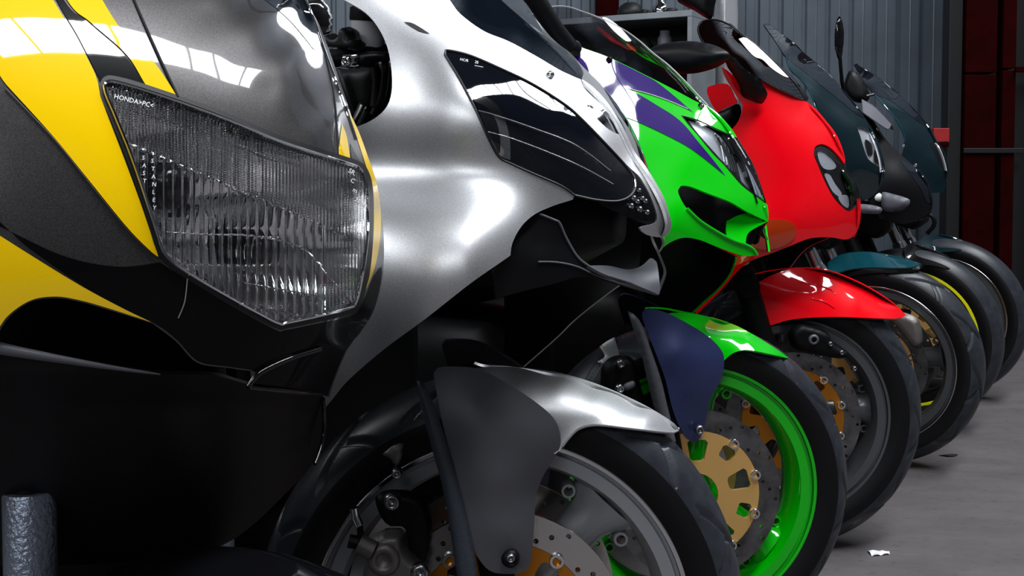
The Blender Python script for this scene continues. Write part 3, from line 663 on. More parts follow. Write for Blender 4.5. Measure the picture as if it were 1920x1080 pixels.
panel('inner_reflector', fb, [(890, 190, 1), (915, 203), (930, 226), (938, 260), (936, 288), (922, 262), (905, 226)], FS, M['blens'], hl, pull=0.0014, thick=0, step=6)
for pts in ([(897, 207), (930, 216), (1000, 240), (1080, 272), (1145, 320)], [(915, 247), (955, 258), (1020, 282), (1090, 312), (1150, 345)], [(1080, 366), (1113, 374), (1143, 377), (1164, 376), (1181, 368), (1191, 353), (1190, 334)]):
    tube('lens_line', pxline(fb, pts, FS, pull=0.0012), 0.0006, M['pol'], hl, n=5)
lettering('HC/R', fb, 862, 113, 7, math.radians(12), FS, M['gtx'], hl, pull=0.0015); lettering('25', fb, 890, 118, 7, math.radians(12), FS, M['gtx'], hl, pull=0.0015)
tube('lens_line', pxline(fb, [(890, 123), (906, 126)], FS, pull=0.0014), 0.0005, M['gtx'], hl, n=5)
tube('headlight_gasket', pxline(fb, LN, FS, closed=True, pull=0.0005), 0.0014, M['rub'], hl, n=6, closed=True)
pl = panel('position_lamp', fb, PL, lambda x, y: FS(x, y) - 0.004, M['refl'], B, step=5, thick=0.002)
panel('lens', fb, PL, FS, M['lens'], pl, step=5, thick=0)
panel('air_slot', fb, [(757, 41, 1), (775, 44), (806, 63, 1), (785, 58)], FS, M['rub'], sf, step=4, thick=0, pull=0.001)
# screen
SS = tps([(1092, 149, -0.002), (1045, 97, -0.003), (985, 40, -0.003), (940, 0, -0.003), (880, -60, -0.003), (1053, 133, 0.026), (1003, 104, 0.052), (953, 77, 0.072), (907, 58, 0.086), (864, 27, 0.096), (843, 0, 0.101), (790, -70, 0.112), (930, 40, 0.044), (985, 75, 0.032)], 0.02)
panel('windscreen', fb, [(772, -92), (812, -46), (843, 0), (864, 27), (907, 58), (953, 77), (1003, 104), (1053, 133), (1092, 149, 1), (1045, 97), (985, 40), (940, 0), (880, -60), (852, -98, 1), (805, -112)], SS, M['smk'], B, step=8, pull=0.001)
bolt('screen_bolt', fb, 1033, 140, float(FS(1033, 140)), 0.0048, M['chr'], sf, pull=0.002)
# air intake under the headlamp
FL = tps([(961, 455, 0.204), (985, 418, 0.178), (1011, 401, 0.160), (1050, 419, 0.142), (1062, 446, 0.134), (1082, 480, 0.126), (1133, 514, 0.098), (1184, 531, 0.060), (1233, 552, 0.003), (1060, 530, 0.140), (990, 540, 0.182), (1082, 500, 0.130), (1010, 490, 0.172), (1123, 520, 0.104), (1194, 543, 0.045), (1009, 455, 0.165)], 0.02); _fl0 = FL; FL = lambda x, y: _fl0(x, y) * 0.84
panel('intake_cowl', fb, [(955, 478, 1), (963, 452), (985, 418), (1011, 401, 1), (1041, 413), (1050, 419), (1062, 446), (1082, 480), (1103, 498), (1133, 514), (1184, 531), (1221, 545), (1234, 552, 1), (1194, 545), (1123, 524), (1082, 520), (1040, 532), (985, 545), (930, 560, 1), (925, 510)], FL, M['sat'], B, step=8)
tube('cowl_edge', pxline(fb, [(1011, 401), (1041, 413), (1050, 419), (1062, 446), (1082, 480), (1103, 498), (1133, 514), (1184, 531), (1221, 545), (1234, 552)], FL), 0.0014, M['satg'], B, n=8)
tube('cowl_edge', pxline(fb, [(1009, 491), (1045, 492), (1082, 500), (1123, 518), (1194, 541), (1230, 552)], FL), 0.0011, M['satg'], B, n=8)
FI = tps([(1103, 498, 0.114), (1233, 552, 0.003), (1238, 543, 0.0), (1237, 531, -0.002), (1231, 491, -0.028), (1219, 484, -0.055), (1150, 500, 0.045), (1184, 531, 0.055), (1170, 500, 0.02)], 0.02)
panel('intake_lip', fb, [(1103, 498, 1), (1133, 514), (1184, 531), (1234, 552, 1), (1238, 543), (1237, 531), (1231, 491), (1219, 484, 1), (1200, 500), (1175, 505), (1140, 498)], FI, M['satg'], B, mirror=False, step=7)
# dark inner frame between the fairing halves
loft('headlight_housing', [(0.17, 0.84, 0.02, 0.03, 3, 0), (0.10, 0.84, 0.07, 0.065, 3, 0), (0.0, 0.85, 0.11, 0.10, 3, 0), (-0.15, 0.86, 0.13, 0.12, 3, 0), (-0.25, 0.84, 0.08, 0.10, 3, 0)], M['sat'], B)
loft('radiator', [(-0.26, 0.62, 0.15, 0.03, 6, 0), (-0.265, 0.62, 0.17, 0.18, 6, 0), (-0.31, 0.60, 0.17, 0.18, 6, 0), (-0.315, 0.60, 0.15, 0.03, 6, 0)], M['eng'], B)
# cockpit seen through the cut-out: clip-on, master cylinder, fluid cup, lever
ck = tube('handlebar', [fb.at(np.array(x), np.array(y), np.array(v)) for x, y, v in ((560., 118., 0.24), (640., 108., 0.17), (740., 96., 0.09))], 0.011, M['eng'], B, n=12)
pillow('lever_clamp', fb, [(592, 95, 1), (672, 100, 1), (668, 128), (640, 130), (600, 128, 1)], 0.165, M['chr'], ck, depth=0.014, soft=8, step=6)
bolt('clamp_bolt', fb, 651, 115, 0.182, 0.007, M['chr'], ck)
pillow('brake_master_cylinder', fb, [(672, 97, 1), (700, 96), (728, 98), (735, 104), (733, 112), (704, 118), (700, 126), (672, 126, 1)], 0.15, M['sat'], ck, depth=0.014, soft=10, step=6)
c0 = fb.at(np.array(690.0), np.array(92.0), np.array(0.12)); ax = np.array([0.10, 0.0, 0.99])
cup = tube('fluid_cup', [c0, c0 + ax * 0.006, c0 + ax * 0.034, c0 + ax * 0.036], 0.023, M['frost'], ck, n=24, radii=[0.018, 0.020, 0.024, 0.024])
tube('cup_cap', [c0 + ax * 0.034, c0 + ax * 0.036, c0 + ax * 0.050, c0 + ax * 0.053], 0.026, M['sat'], cup, n=24, radii=[0.025, 0.026, 0.026, 0.021])
pillow('switch_block', fb, [(600, 92), (612, 72), (626, 62), (640, 70), (646, 56), (655, 50), (664, 56), (668, 72), (678, 74, 1), (676, 98, 1), (600, 96, 1)], 0.16, M['sat'], ck, depth=0.016, soft=10, step=5)
pillow('cable_bundle', fb, [(560, 130, 1), (735, 118, 1), (733, 150), (728, 196), (706, 226), (668, 246), (600, 250, 1), (560, 240, 1)], 0.06, M['eng'], ck, depth=0.03, soft=30, step=10)
for pts, r in (([(628, 128), (640, 160), (660, 215)], 0.006), ([(700, 120), (708, 150), (704, 200)], 0.007), ([(722, 112), (722, 140), (716, 180), (700, 215)], 0.005), ([(664, 236), (676, 214), (684, 196)], 0.008), ([(680, 232), (690, 208)], 0.006)):
    tube('control_cable', pxline(fb, pts, 0.10, pull=0), r, M['eng'] if r < 0.008 else M['chr'], ck, n=8)
# mirror on the visible side (edge of the frame)
pillow('mirror', fb, [(540, -60, 1), (575, -30), (600, 0), (612, 25), (612, 55), (600, 68), (585, 62), (570, 40), (545, 10)], 0.30, M['blk'], B, depth=0.02, soft=20, step=7)
# steering assembly
make_wheel(B, R=0.318, rr=0.238, rot=rot, rim='rimg', lip='pol', spoke='rimg', disc='disc', carrier='orng', spoke_a=47, tk=1, wide=0.062)
forks(B, 0.318, rot, top=0.60, rake=10, off=-0.005, tubem='eng', half=0.080, rs=0.019, split=0.30)
FM = tps([(900, 691, 0.012), (960, 688, 0.0), (1040, 697, -0.008), (1120, 720, -0.010), (1200, 755, -0.010), (1272, 803, -0.006), (1262, 812, 0.020), (1200, 806, 0.058), (1110, 798, 0.074), (1085, 806, 0.076), (1055, 836, 0.080), (1050, 800, 0.076), (1000, 752, 0.066), (950, 718, 0.045), (1080, 750, 0.052), (1150, 770, 0.052), (1210, 785, 0.040), (1050, 720, 0.030), (1120, 745, 0.035), (860, 700, 0.06), (840, 760, 0.09), (900, 800, 0.095), (1000, 830, 0.09)], 0.02)
fm = panel('front_mudguard', fw, [(890, 690, 1), (915, 688), (960, 688), (1040, 697), (1120, 720), (1200, 755), (1255, 787), (1272, 803, 1), (1268, 810), (1240, 810), (1200, 805), (1140, 798), (1110, 797), (1085, 804), (1068, 820), (1053, 840, 1), (1030, 850), (970, 800), (920, 740)], FM, M['sil'], B, step=8, rot=rot, mirror=True)
tube('mudguard_edge', pxline(fw, [(1272, 803), (1262, 811), (1200, 805.5), (1140, 798.5), (1110, 797.5), (1085, 804.5), (1068, 820), (1054, 838)], FM, pull=0.0), 0.0016, M['sil'], fm, n=6)
FC = tps([(815, 693, 0.100), (870, 690, 0.098), (940, 715, 0.094), (1010, 758, 0.088), (1045, 795, 0.084), (1050, 830, 0.084), (1005, 930, 0.092), (1000, 1000, 0.098), (985, 1070, 0.10), (920, 1070, 0.124), (888, 1030, 0.130), (865, 950, 0.130), (840, 850, 0.126), (822, 750, 0.116), (920, 800, 0.128), (940, 900, 0.132), (950, 1000, 0.126), (880, 760, 0.124), (980, 850, 0.116), (980, 800, 0.116)], 0.02)
cv = panel('fork_cover', fw, [(813, 700), (820, 690), (850, 687), (900, 693), (960, 724), (1015, 762), (1042, 790), (1051, 822), (1046, 848), (1020, 890), (1005, 930), (1002, 980), (998, 1030), (992, 1062), (975, 1074), (945, 1076), (918, 1070), (898, 1048), (886, 1022), (866, 950), (848, 870), (830, 795)], FC, M['satg'], B, step=9, rot=rot, thick=0.004)
bolt('cover_bolt', fw, 957, 1045, float(FC(957, 1045)), 0.0115, M['sat'], B, rot=rot, pull=0.001, h=0.01)
bolt('bolt_head', fw, 957, 1045, float(FC(957, 1045)), 0.006, M['stl'], B, rot=rot, pull=0.010, h=0.007)
pillow('fork_guard', fw, [(781, 708, 1), (796, 722), (808, 745), (828, 800), (846, 860), (864, 925), (880, 990), (893, 1060), (900, 1120, 1), (868, 1120, 1), (857, 1080), (845, 1000), (830, 915), (812, 850), (796, 790), (785, 740)], 0.135, M['grain'], B, depth=0.012, soft=15, step=5, rot=rot)
# caliper, hanger and brake hose
ca = pillow('brake_caliper', fw, [(690, 1040), (694, 1010), (716, 996), (724, 990, 1), (727, 993), (733, 992, 1), (757, 993, 1), (760, 1020), (775, 1040), (800, 1056, 1), (808, 1075), (790, 1110), (700, 1110), (680, 1085)], 0.082, M['cast'], B, depth=0.02, soft=14, step=5, rot=rot)
for (x, y, r) in ((720, 1047, 0.019),):
    bolt('piston_cap', fw, x, y, 0.098, r * 1.1, M['cast'], ca, pull=0, h=0.010)
for pts, r, m in (([(664, 900), (663, 935), (664, 955)], 0.0035, 'eng'), ([(664, 952), (667, 968), (674, 985)], 0.0055, 'chr'), ([(674, 984), (676, 1000), (673, 1010)], 0.004, 'eng'), ([(654, 1014), (672, 1018)], 0.0085, 'sat'), ([(672, 1018), (700, 1032)], 0.012, 'cast')):
    tube('brake_hose', pxline(fw, pts, 0.105, pull=0), r, M[m], ca, n=10)
for (x, y, r) in ((736, 938, 0.011), (745, 885, 0.007), (788, 1070, 0.012)): bolt('caliper_bolt', fw, x, y, 0.10, r, M['stl'], ca, pull=0, h=0.012)
pillow('caliper_bracket', fw, [(705, 930), (740, 918), (790, 930), (810, 980), (800, 1050), (770, 1030), (758, 990), (730, 985), (712, 965)], 0.088, M['eng'], ca, depth=0.014, soft=12, step=6)
pillow('stay', fw, [(716, 852, 1), (738, 835), (757, 830, 1), (752, 862), (742, 876, 1), (732, 862)], 0.10, M['cast'], B, depth=0.004, soft=8, step=5, rot=rot)
rear_half(B, M['sil'])
# ------------------------------------------------------------------ green and purple bike
fb, fw, rot = frames('green')
B = bike('motorcycle', fb, 'bright green and purple sport bike with green wheel and clear screen')
FG = tps([(1326, 198, -0.003), (1345, 212, -0.004), (1358, 225, -0.005), (1382, 259, -0.006), (1400, 288, -0.006), (1413, 312, -0.006), (1426, 345, -0.005), (1436, 380, -0.004), (1440, 402, -0.002), (1438, 416, 0.004),
          (1068, 79, 0.152), (1110, 95, 0.136), (1145, 109, 0.120), (1179, 124, 0.102), (1211, 141, 0.084), (1262, 167, 0.048), (1309, 192, 0.012), (1020, 60, 0.172), (1020, 200, 0.205), (1100, 160, 0.180), (1150, 200, 0.166), (1200, 190, 0.132), (1255, 200, 0.084), (1290, 215, 0.062), (1340, 240, 0.030), (1320, 270, 0.074), (1357, 305, 0.056), (1392, 347, 0.034),
          (1150, 300, 0.212), (1200, 270, 0.180), (1200, 330, 0.204), (1250, 290, 0.152), (1255, 340, 0.182), (1300, 310, 0.124), (1310, 350, 0.126), (1350, 350, 0.090), (1360, 372, 0.094), (1400, 385, 0.056), (1271, 357, 0.176), (1276, 375, 0.190), (1290, 394, 0.188), (1312, 414, 0.160), (1341, 433, 0.130), (1372, 450, 0.092), (1398, 459, 0.062), (1419, 478, 0.036), (1395, 480, 0.062), (1350, 464, 0.125), (1310, 448, 0.165), (1250, 420, 0.222), (1250, 458, 0.216), (1222, 484, 0.222), (1150, 420, 0.236), (1100, 620, 0.236), (1060, 400, 0.236), (1230, 390, 0.212)])
LG = [(1278, 217, 1), (1307, 225), (1340, 240), (1370, 254), (1382, 259, 1), (1400, 288), (1413, 312), (1425, 345), (1436, 380, 1), (1414, 364), (1392, 347), (1375, 328), (1357, 307), (1340, 290), (1323, 270), (1307, 250), (1290, 231)]
main = [(1010, 40, 1), (1068, 79), (1145, 109), (1211, 141), (1262, 167), (1309, 192), (1326, 198, 1), (1345, 212), (1358, 225), (1373, 243), (1382, 258, 1), (1370, 253), (1340, 239), (1307, 224), (1277, 216, 1), (1289, 232), (1306, 251), (1322, 271), (1339, 291), (1356, 308), (1374, 329), (1391, 348), (1413, 365), (1436, 381, 1), (1439, 385), (1441, 402), (1440, 416, 1), (1399, 396), (1370, 379), (1326, 362), (1292, 349), (1276, 349), (1271, 357), (1276, 372), (1288, 391), (1312, 414), (1341, 433), (1372, 450), (1398, 459), (1413, 468), (1419, 478, 1), (1395, 480), (1350, 465), (1312, 450), (1280, 446), (1250, 459), (1222, 485), (1195, 500), (1150, 505, 1), (1020, 460), (1000, 300)]
gf = panel('side_fairing', fb, main, FG, M['grn'], B, step=8)
panel('purple_graphic', fb, [(1010, 40, 1), (1068, 80), (1145, 110), (1211, 142), (1233, 155), (1267, 182), (1290, 202), (1302, 212, 1), (1290, 205), (1248, 187), (1212, 175), (1177, 166, 1), (1207, 182), (1233, 198), (1262, 216), (1285, 236), (1307, 263), (1332, 293), (1361, 330, 1), (1323, 299), (1290, 275), (1257, 257), (1218, 238), (1180, 222), (1150, 217), (1010, 200, 1)], FG, M['pur'], gf, step=7, thick=0, pull=0.0016)
tube('pinstripe', pxline(fb, [(1177, 166), (1212, 174.5), (1248, 186.5), (1290, 204)], FG, pull=0.0018), 0.0007, M['white'], gf, n=5)
panel('lower_fairing', fb, [(1215, 490, 1), (1260, 452), (1310, 452), (1380, 482, 1), (1378, 488), (1375, 500), (1367, 517), (1347, 542), (1322, 565), (1298, 587), (1270, 605, 1), (1225, 600), (1205, 540)], tps([(1215, 490, -0.15), (1310, 452, -0.20), (1380, 482, -0.17), (1367, 517, -0.19), (1298, 587, -0.22), (1225, 600, -0.23)], 0.01), M['sat'], B, mirror=False, step=8)
tube('fairing_rim', pxline(fb, [(1380, 483), (1375, 500), (1367, 517), (1347, 542), (1322, 565), (1298, 587)], tps([(1380, 482, -0.17), (1367, 517, -0.19), (1298, 587, -0.22), (1250, 500, -0.2)], 0.01)), 0.0022, M['grn'], gf, n=6)
# side intake: dark throat and its inner wall
panel('intake_throat', fb, [(1255, 340, 1), (1300, 345), (1380, 375), (1440, 412, 1), (1420, 440), (1400, 462), (1340, 440), (1290, 400), (1262, 372)], lambda x, y: FG(x, y) - 0.07 + 0.0006 * np.clip(x - 1340, 0, 100), M['sat'], B, step=9)
panel('intake_wall', fb, [(1363, 414, 1), (1400, 400), (1438, 416, 1), (1412, 430), (1401, 440), (1398, 458, 1), (1372, 450), (1362, 440)], tps([(1363, 414, 0.060), (1438, 416, 0.004), (1398, 458, 0.060), (1372, 450, 0.085), (1405, 435, 0.035), (1362, 440, 0.075), (1400, 400, 0.03)]), M['grn'], B, step=6)
tube('intake_edge', pxline(fb, [(1288, 391), (1312, 414), (1341, 433), (1372, 450), (1398, 459), (1413, 468), (1419, 478)], FG), 0.003, M['grn'], gf, n=8)
# headlamp
hl = panel('headlight', fb, LG, lambda x, y: np.maximum(FG(x, y) - 0.022, -0.02), M['blk'], B, step=7)
panel('lens', fb, LG, FG, M['lens'], hl, step=7, thick=0.002)
panel('reflector', fb, [(1290, 226, 1), (1320, 236), (1350, 256), (1370, 285), (1385, 320), (1370, 318), (1340, 286), (1310, 252)], lambda x, y: FG(x, y) - 0.012, M['refd'], hl, step=6, thick=0)
panel('reflector', fb, [(1385, 300), (1400, 312), (1418, 345), (1428, 370), (1412, 360), (1392, 342), (1380, 322)], lambda x, y: FG(x, y) - 0.009, M['refd'], hl, step=6, thick=0)
for k in range(6):
    x = 1352 + k * 7; tube('lamp_fin', pxline(fb, [(x - 12, 250 + k * 8), (x, 275 + k * 12), (x + 6, 305 + k * 10)], lambda a, b: FG(a, b) - 0.008), 0.0014, M['blk'], hl, n=5)
tube('lens_gasket', pxline(fb, LG, FG, closed=True, pull=0.0004), 0.001, M['rub'], hl, n=5, closed=True)
# clear screen
SG = tps([(1326, 198, -0.003), (1281, 149, -0.004), (1253, 122, -0.004), (1198, 75, -0.004), (1150, 42, -0.003), (1110, 27, 0.004), (1065, 13, 0.045), (1036, 12, 0.080), (1000, 25, 0.125), (1068, 79, 0.150), (1112, 94, 0.134), (1145, 109, 0.118), (1179, 124, 0.100), (1211, 141, 0.082), (1262, 167, 0.046), (1309, 192, 0.010), (1140, 80, 0.075), (1200, 115, 0.055), (1090, 60, 0.105)], 0.02)
SO = [(985, 40, 1), (1000, 25), (1018, 16), (1040, 12), (1065, 13), (1093, 22), (1128, 35), (1168, 55), (1198, 76), (1224, 99), (1253, 122), (1281, 149), (1309, 179), (1327, 198, 1), (1309, 193), (1262, 168), (1224, 150), (1179, 125), (1145, 110), (1112, 95), (1068, 80), (1010, 50, 1)]
sc = panel('windscreen', fb, SO, SG, M['clr'], B, step=8, thick=0.003)
tube('screen_edge', pxline(fb, [(985, 40), (1000, 25), (1018, 16), (1040, 12), (1065, 13), (1093, 22), (1128, 35), (1168, 55), (1198, 76), (1224, 99), (1253, 122), (1281, 149), (1309, 179), (1327, 198)], SG), 0.0014, M['frost'], sc, n=6)
panel('screen_sticker_and_glint', fb, [(1129, 33, 1), (1137, 33), (1160, 49), (1184, 76, 1), (1174, 77), (1150, 57)], SG, M['white'], sc, step=5, thick=0, pull=0.002, mirror=False)
for x, y in ((1143, 112), (1315, 198)): bolt('screen_bolt', fb, x, y, float(FG(x, y)), 0.0055, M['sat'], gf, pull=0.002)
bolt('screen_bolt', fb, 1317, 199, float(FG(1317, 199)), 0.004, M['stl'], gf, pull=0.004)
# mirror stalks
st = tube('mirror_stalk', [fb.at(np.array(x), np.array(y), np.array(v)) for x, y, v in ((960., -60., 0.26), (1005., 0., 0.225), (1040., 55., 0.195), (1066., 92., 0.168))], 0.016, M['sat'], B, n=18, radii=[0.018, 0.0175, 0.0165, 0.019])
lo = fb.at(np.array(1072.), np.array(98.), np.array(0.160)); hi_ = fb.at(np.array(1064.), np.array(88.), np.array(0.172))
tube('stalk_boot', [hi_, (hi_ + lo) / 2, lo], 0.02, M['blk'], st, n=18, radii=[0.019, 0.022, 0.021])
pillow('mirror', fb, [(872, -128), (905, -152), (955, -150), (985, -120), (985, -80), (960, -56), (915, -62), (880, -90)], 0.27, M['sat'], B, depth=0.028, soft=24, step=8)
pillow('mirror', fb, [(1268, -60, 1), (1360, -60, 1), (1345, -10), (1338, 20), (1334, 36), (1322, 33), (1302, 20), (1282, 10), (1268, -4)], -0.32, M['sat'], B, depth=0.025, soft=20, step=7)
loft('headlight_housing', [(0.10, 0.84, 0.02, 0.03, 3, 0), (0.04, 0.84, 0.06, 0.06, 3, 0), (-0.06, 0.86, 0.10, 0.09, 3, 0), (-0.20, 0.88, 0.10, 0.09, 3, 0), (-0.28, 0.86, 0.06, 0.05, 3, 0)], M['sat'], B)
# steering assembly
make_wheel(B, R=0.305, rr=0.227, rot=rot, rim='grn', lip='grn', spoke='grn', disc='discd', carrier='gold', spoke_a=-38, tk=2, wide=0.062)
forks(B, 0.305, rot, top=0.56, rake=10, off=0.035, tubem='eng', half=0.086, rs=0.019, split=0.28)
FM = tps([(1258, 588, 0.04), (1280, 587, 0.012), (1317, 591, -0.004), (1355, 601, -0.010), (1392, 616, 0.012), (1430, 638, 0.028), (1479, 672, 0.032), (1449, 664, 0.068), (1421, 658, 0.074), (1396, 655, 0.072), (1377, 661, 0.076), (1357, 676, 0.080), (1356, 655, 0.078), (1332, 631, 0.072), (1306, 614, 0.060), (1360, 630, 0.056), (1400, 640, 0.062), (1435, 652, 0.056), (1240, 640, 0.09), (1300, 680, 0.09)], 0.02)
fm = panel('front_mudguard', fw, [(1235, 592, 1), (1258, 587), (1280, 586), (1317, 591), (1355, 601), (1392, 616), (1430, 638), (1467, 662), (1479, 672, 1), (1449, 665), (1421, 659), (1396, 656), (1377, 661), (1365, 669), (1357, 677, 1), (1330, 690), (1270, 660)], FM, M['grn'], B, step=7, rot=rot)
FC = tps([(1215, 577, 0.100), (1258, 590, 0.094), (1306, 616, 0.088), (1335, 636, 0.086), (1356, 662, 0.084), (1352, 715, 0.090), (1325, 770, 0.098), (1300, 828, 0.100), (1272, 799, 0.120), (1247, 710, 0.122), (1228, 658, 0.118), (1207, 598, 0.108), (1270, 660, 0.126), (1290, 730, 0.124), (1310, 670, 0.116)], 0.02)
panel('fork_cover', fw, [(1206, 596), (1212, 579), (1225, 579), (1258, 590), (1306, 616), (1335, 637), (1352, 656), (1358, 676), (1352, 712), (1332, 748), (1324, 785), (1318, 812), (1304, 829), (1290, 824), (1274, 800), (1260, 763), (1247, 710), (1228, 658)], FC, M['blu'], B, step=7, rot=rot, thick=0.004)
pillow('fork_guard', fw, [(1177, 583, 1), (1192, 592), (1205, 612), (1220, 654), (1239, 710), (1252, 763), (1268, 830, 1), (1248, 840, 1), (1226, 763), (1212, 705), (1200, 654), (1186, 612)], 0.13, M['satg'], B, depth=0.011, soft=12, step=5, rot=rot)
bolt('cover_bolt', fw, 1310, 805, 0.11, 0.009, M['stl'], B, rot=rot, h=0.01)
ca = pillow('brake_caliper', fw, [(1128, 690), (1150, 668), (1185, 672), (1200, 720), (1215, 780), (1195, 800), (1150, 780), (1130, 740)], 0.082, M['eng'], B, depth=0.02, soft=14, step=6, rot=rot)
bolt('caliper_bolt', fw, 1163, 681, 0.105, 0.008, M['stl'], ca, pull=0, h=0.01); bolt('caliper_bolt', fw, 1161, 727, 0.11, 0.009, M['pol'], ca, pull=0, h=0.012)
pillow('hose_union', fw, [(1170, 721), (1188, 714), (1190, 726), (1173, 732)], 0.105, M['gry'], ca, depth=0.006, soft=5, step=4)
pillow('gap_light_plate', fw, [(1124, 650, 1), (1136, 641), (1152, 632, 1), (1164, 676, 1), (1145, 690), (1120, 678, 1), (1134, 668)], 0.06, M['white'], B, depth=0.002, soft=5, step=5, rot=rot)  # white plate painted in for the light seen between the bikes
rear_half(B, M['pur'])
# ------------------------------------------------------------------ red bike
fb, fw, rot = frames('red')
B = bike('motorcycle', fb, 'bright red sport bike with dark red screen, oval headlight and red mudguard')
FR = tps([(1513, 191, -0.003), (1532, 207, -0.005), (1550, 228, -0.006), (1567, 250, -0.007), (1578, 275, -0.008), (1597, 327, -0.008), (1610, 353, -0.008), (1613, 393, -0.007), (1612, 420, -0.004), (1604, 438, 0.004), (1587, 449, 0.025),
          (1388, 160, 0.176), (1420, 146, 0.142), (1450, 163, 0.108), (1488, 180, 0.056), (1355, 130, 0.20), (1393, 195, 0.176), (1372, 242, 0.196), (1430, 200, 0.148), (1470, 220, 0.112), (1510, 240, 0.076), (1450, 260, 0.152), (1500, 290, 0.112), (1528, 285, 0.088), (1547, 337, 0.078), (1563, 367, 0.068), (1592, 394, 0.034), (1560, 291, 0.044), (1577, 306, 0.022),
          (1400, 300, 0.196), (1440, 320, 0.176), (1480, 340, 0.150), (1440, 360, 0.186), (1490, 370, 0.154), (1540, 390, 0.104), (1400, 380, 0.218), (1440, 400, 0.208), (1500, 410, 0.158), (1560, 420, 0.080), (1430, 440, 0.226), (1482, 461, 0.168), (1519, 447, 0.130), (1557, 445, 0.080), (1444, 476, 0.204), (1397, 496, 0.226), (1360, 541, 0.232), (1300, 420, 0.250), (1300, 300, 0.236)])
LR = [(1528, 288), (1532, 279), (1545, 280), (1560, 291), (1577, 306), (1597, 327), (1608, 350), (1612, 370), (1604, 386), (1592, 394), (1580, 386), (1563, 367), (1547, 337), (1534, 306)]
main = [(1388, 172, 1), (1400, 160), (1420, 146), (1450, 163), (1488, 180), (1513, 191, 1), (1532, 207), (1550, 228), (1567, 250), (1578, 274), (1585, 300), (1583, 307, 1), (1574, 294), (1556, 276), (1540, 270), (1528, 276), (1526, 290), (1533, 308), (1546, 339), (1562, 369), (1579, 388), (1592, 396), (1605, 388), (1613, 372, 1), (1614, 393), (1612, 420), (1604, 438), (1587, 449), (1557, 445), (1519, 447), (1482, 461), (1444, 476), (1418, 485), (1397, 496), (1378, 514), (1356, 540), (1306, 590, 1), (1270, 500), (1270, 380), (1300, 290), (1345, 258), (1373, 241), (1388, 220), (1393, 195)]
rf = panel('side_fairing', fb, main, FR, M['red'], B, step=8)
panel('headlight_brow_gap', fb, [(1524, 288), (1527, 275), (1540, 269), (1557, 275), (1575, 293), (1586, 308), (1580, 312), (1560, 296), (1545, 284), (1534, 283), (1531, 292)], lambda x, y: FR(x, y) - 0.006, M['rub'], rf, step=5)
hl = panel('headlight', fb, LR, lambda x, y: np.maximum(FR(x, y) - 0.024, -0.02), M['blk'], B, step=6)
panel('lens', fb, LR, FR, M['lens'], hl, step=6, thick=0.002)
for o_ in ([(1533, 284), (1543, 284), (1558, 296), (1568, 312), (1560, 318), (1545, 316), (1536, 302)], [(1546, 326), (1556, 328), (1566, 345), (1578, 362), (1576, 370), (1562, 360), (1552, 342)], [(1572, 368), (1588, 366), (1592, 378), (1590, 390), (1578, 382)], [(1582, 328), (1590, 338), (1594, 356), (1590, 358), (1584, 344)]):
    panel('reflector', fb, o_, lambda x, y: FR(x, y) - 0.010, M['refd'], hl, step=5, thick=0)
tube('lens_gasket', pxline(fb, LR, FR, closed=True, pull=0.0004), 0.001, M['rub'], hl, n=5, closed=True)
ts = panel('turn_signal', fb, [(1401, 434), (1425, 418), (1452, 411), (1480, 415), (1493, 428), (1490, 445), (1475, 458), (1450, 467), (1425, 467), (1407, 460), (1400, 447)], FR, M['ambr'], B, step=6, pull=0.0035, thick=0.004)
# screen
SR = tps([(1513, 191, -0.003), (1492, 157, -0.004), (1459, 122, -0.004), (1430, 94, -0.004), (1400, 71, -0.003), (1370, 48, 0.010), (1345, 37, 0.040), (1318, 38, 0.085), (1308, 55, 0.120), (1318, 80, 0.150), (1345, 105, 0.178), (1385, 130, 0.168), (1420, 145, 0.150), (1450, 162, 0.116), (1488, 180, 0.060), (1400, 105, 0.110), (1440, 130, 0.084), (1360, 75, 0.118)], 0.02)
SO = [(1308, 56), (1312, 43), (1322, 37), (1345, 37), (1370, 48), (1400, 71), (1430, 94), (1459, 122), (1483, 147), (1499, 167), (1513, 191, 1), (1488, 180), (1450, 162), (1420, 145), (1385, 130), (1345, 105), (1318, 80)]
sc = panel('windscreen', fb, SO, SR, M['rsm'], B, step=7, thick=0.003)
tube('screen_edge', pxline(fb, [(1320, 82), (1310, 64), (1309, 50), (1316, 40), (1330, 36.5), (1348, 38), (1370, 48), (1400, 71), (1430, 94), (1459, 122), (1483, 147), (1499, 167), (1513, 191)], SR), 0.0018, M['sat'], sc, n=6)
panel('screen_sticker_and_glint', fb, [(1385, 73, 1), (1400, 71), (1427, 93), (1455, 120), (1479, 145, 1), (1470, 143), (1448, 129), (1430, 112), (1412, 104)], SR, M['white'], sc, step=5, thick=0, pull=0.003, mirror=False)  # white patch painted in for the window reflection on this screen
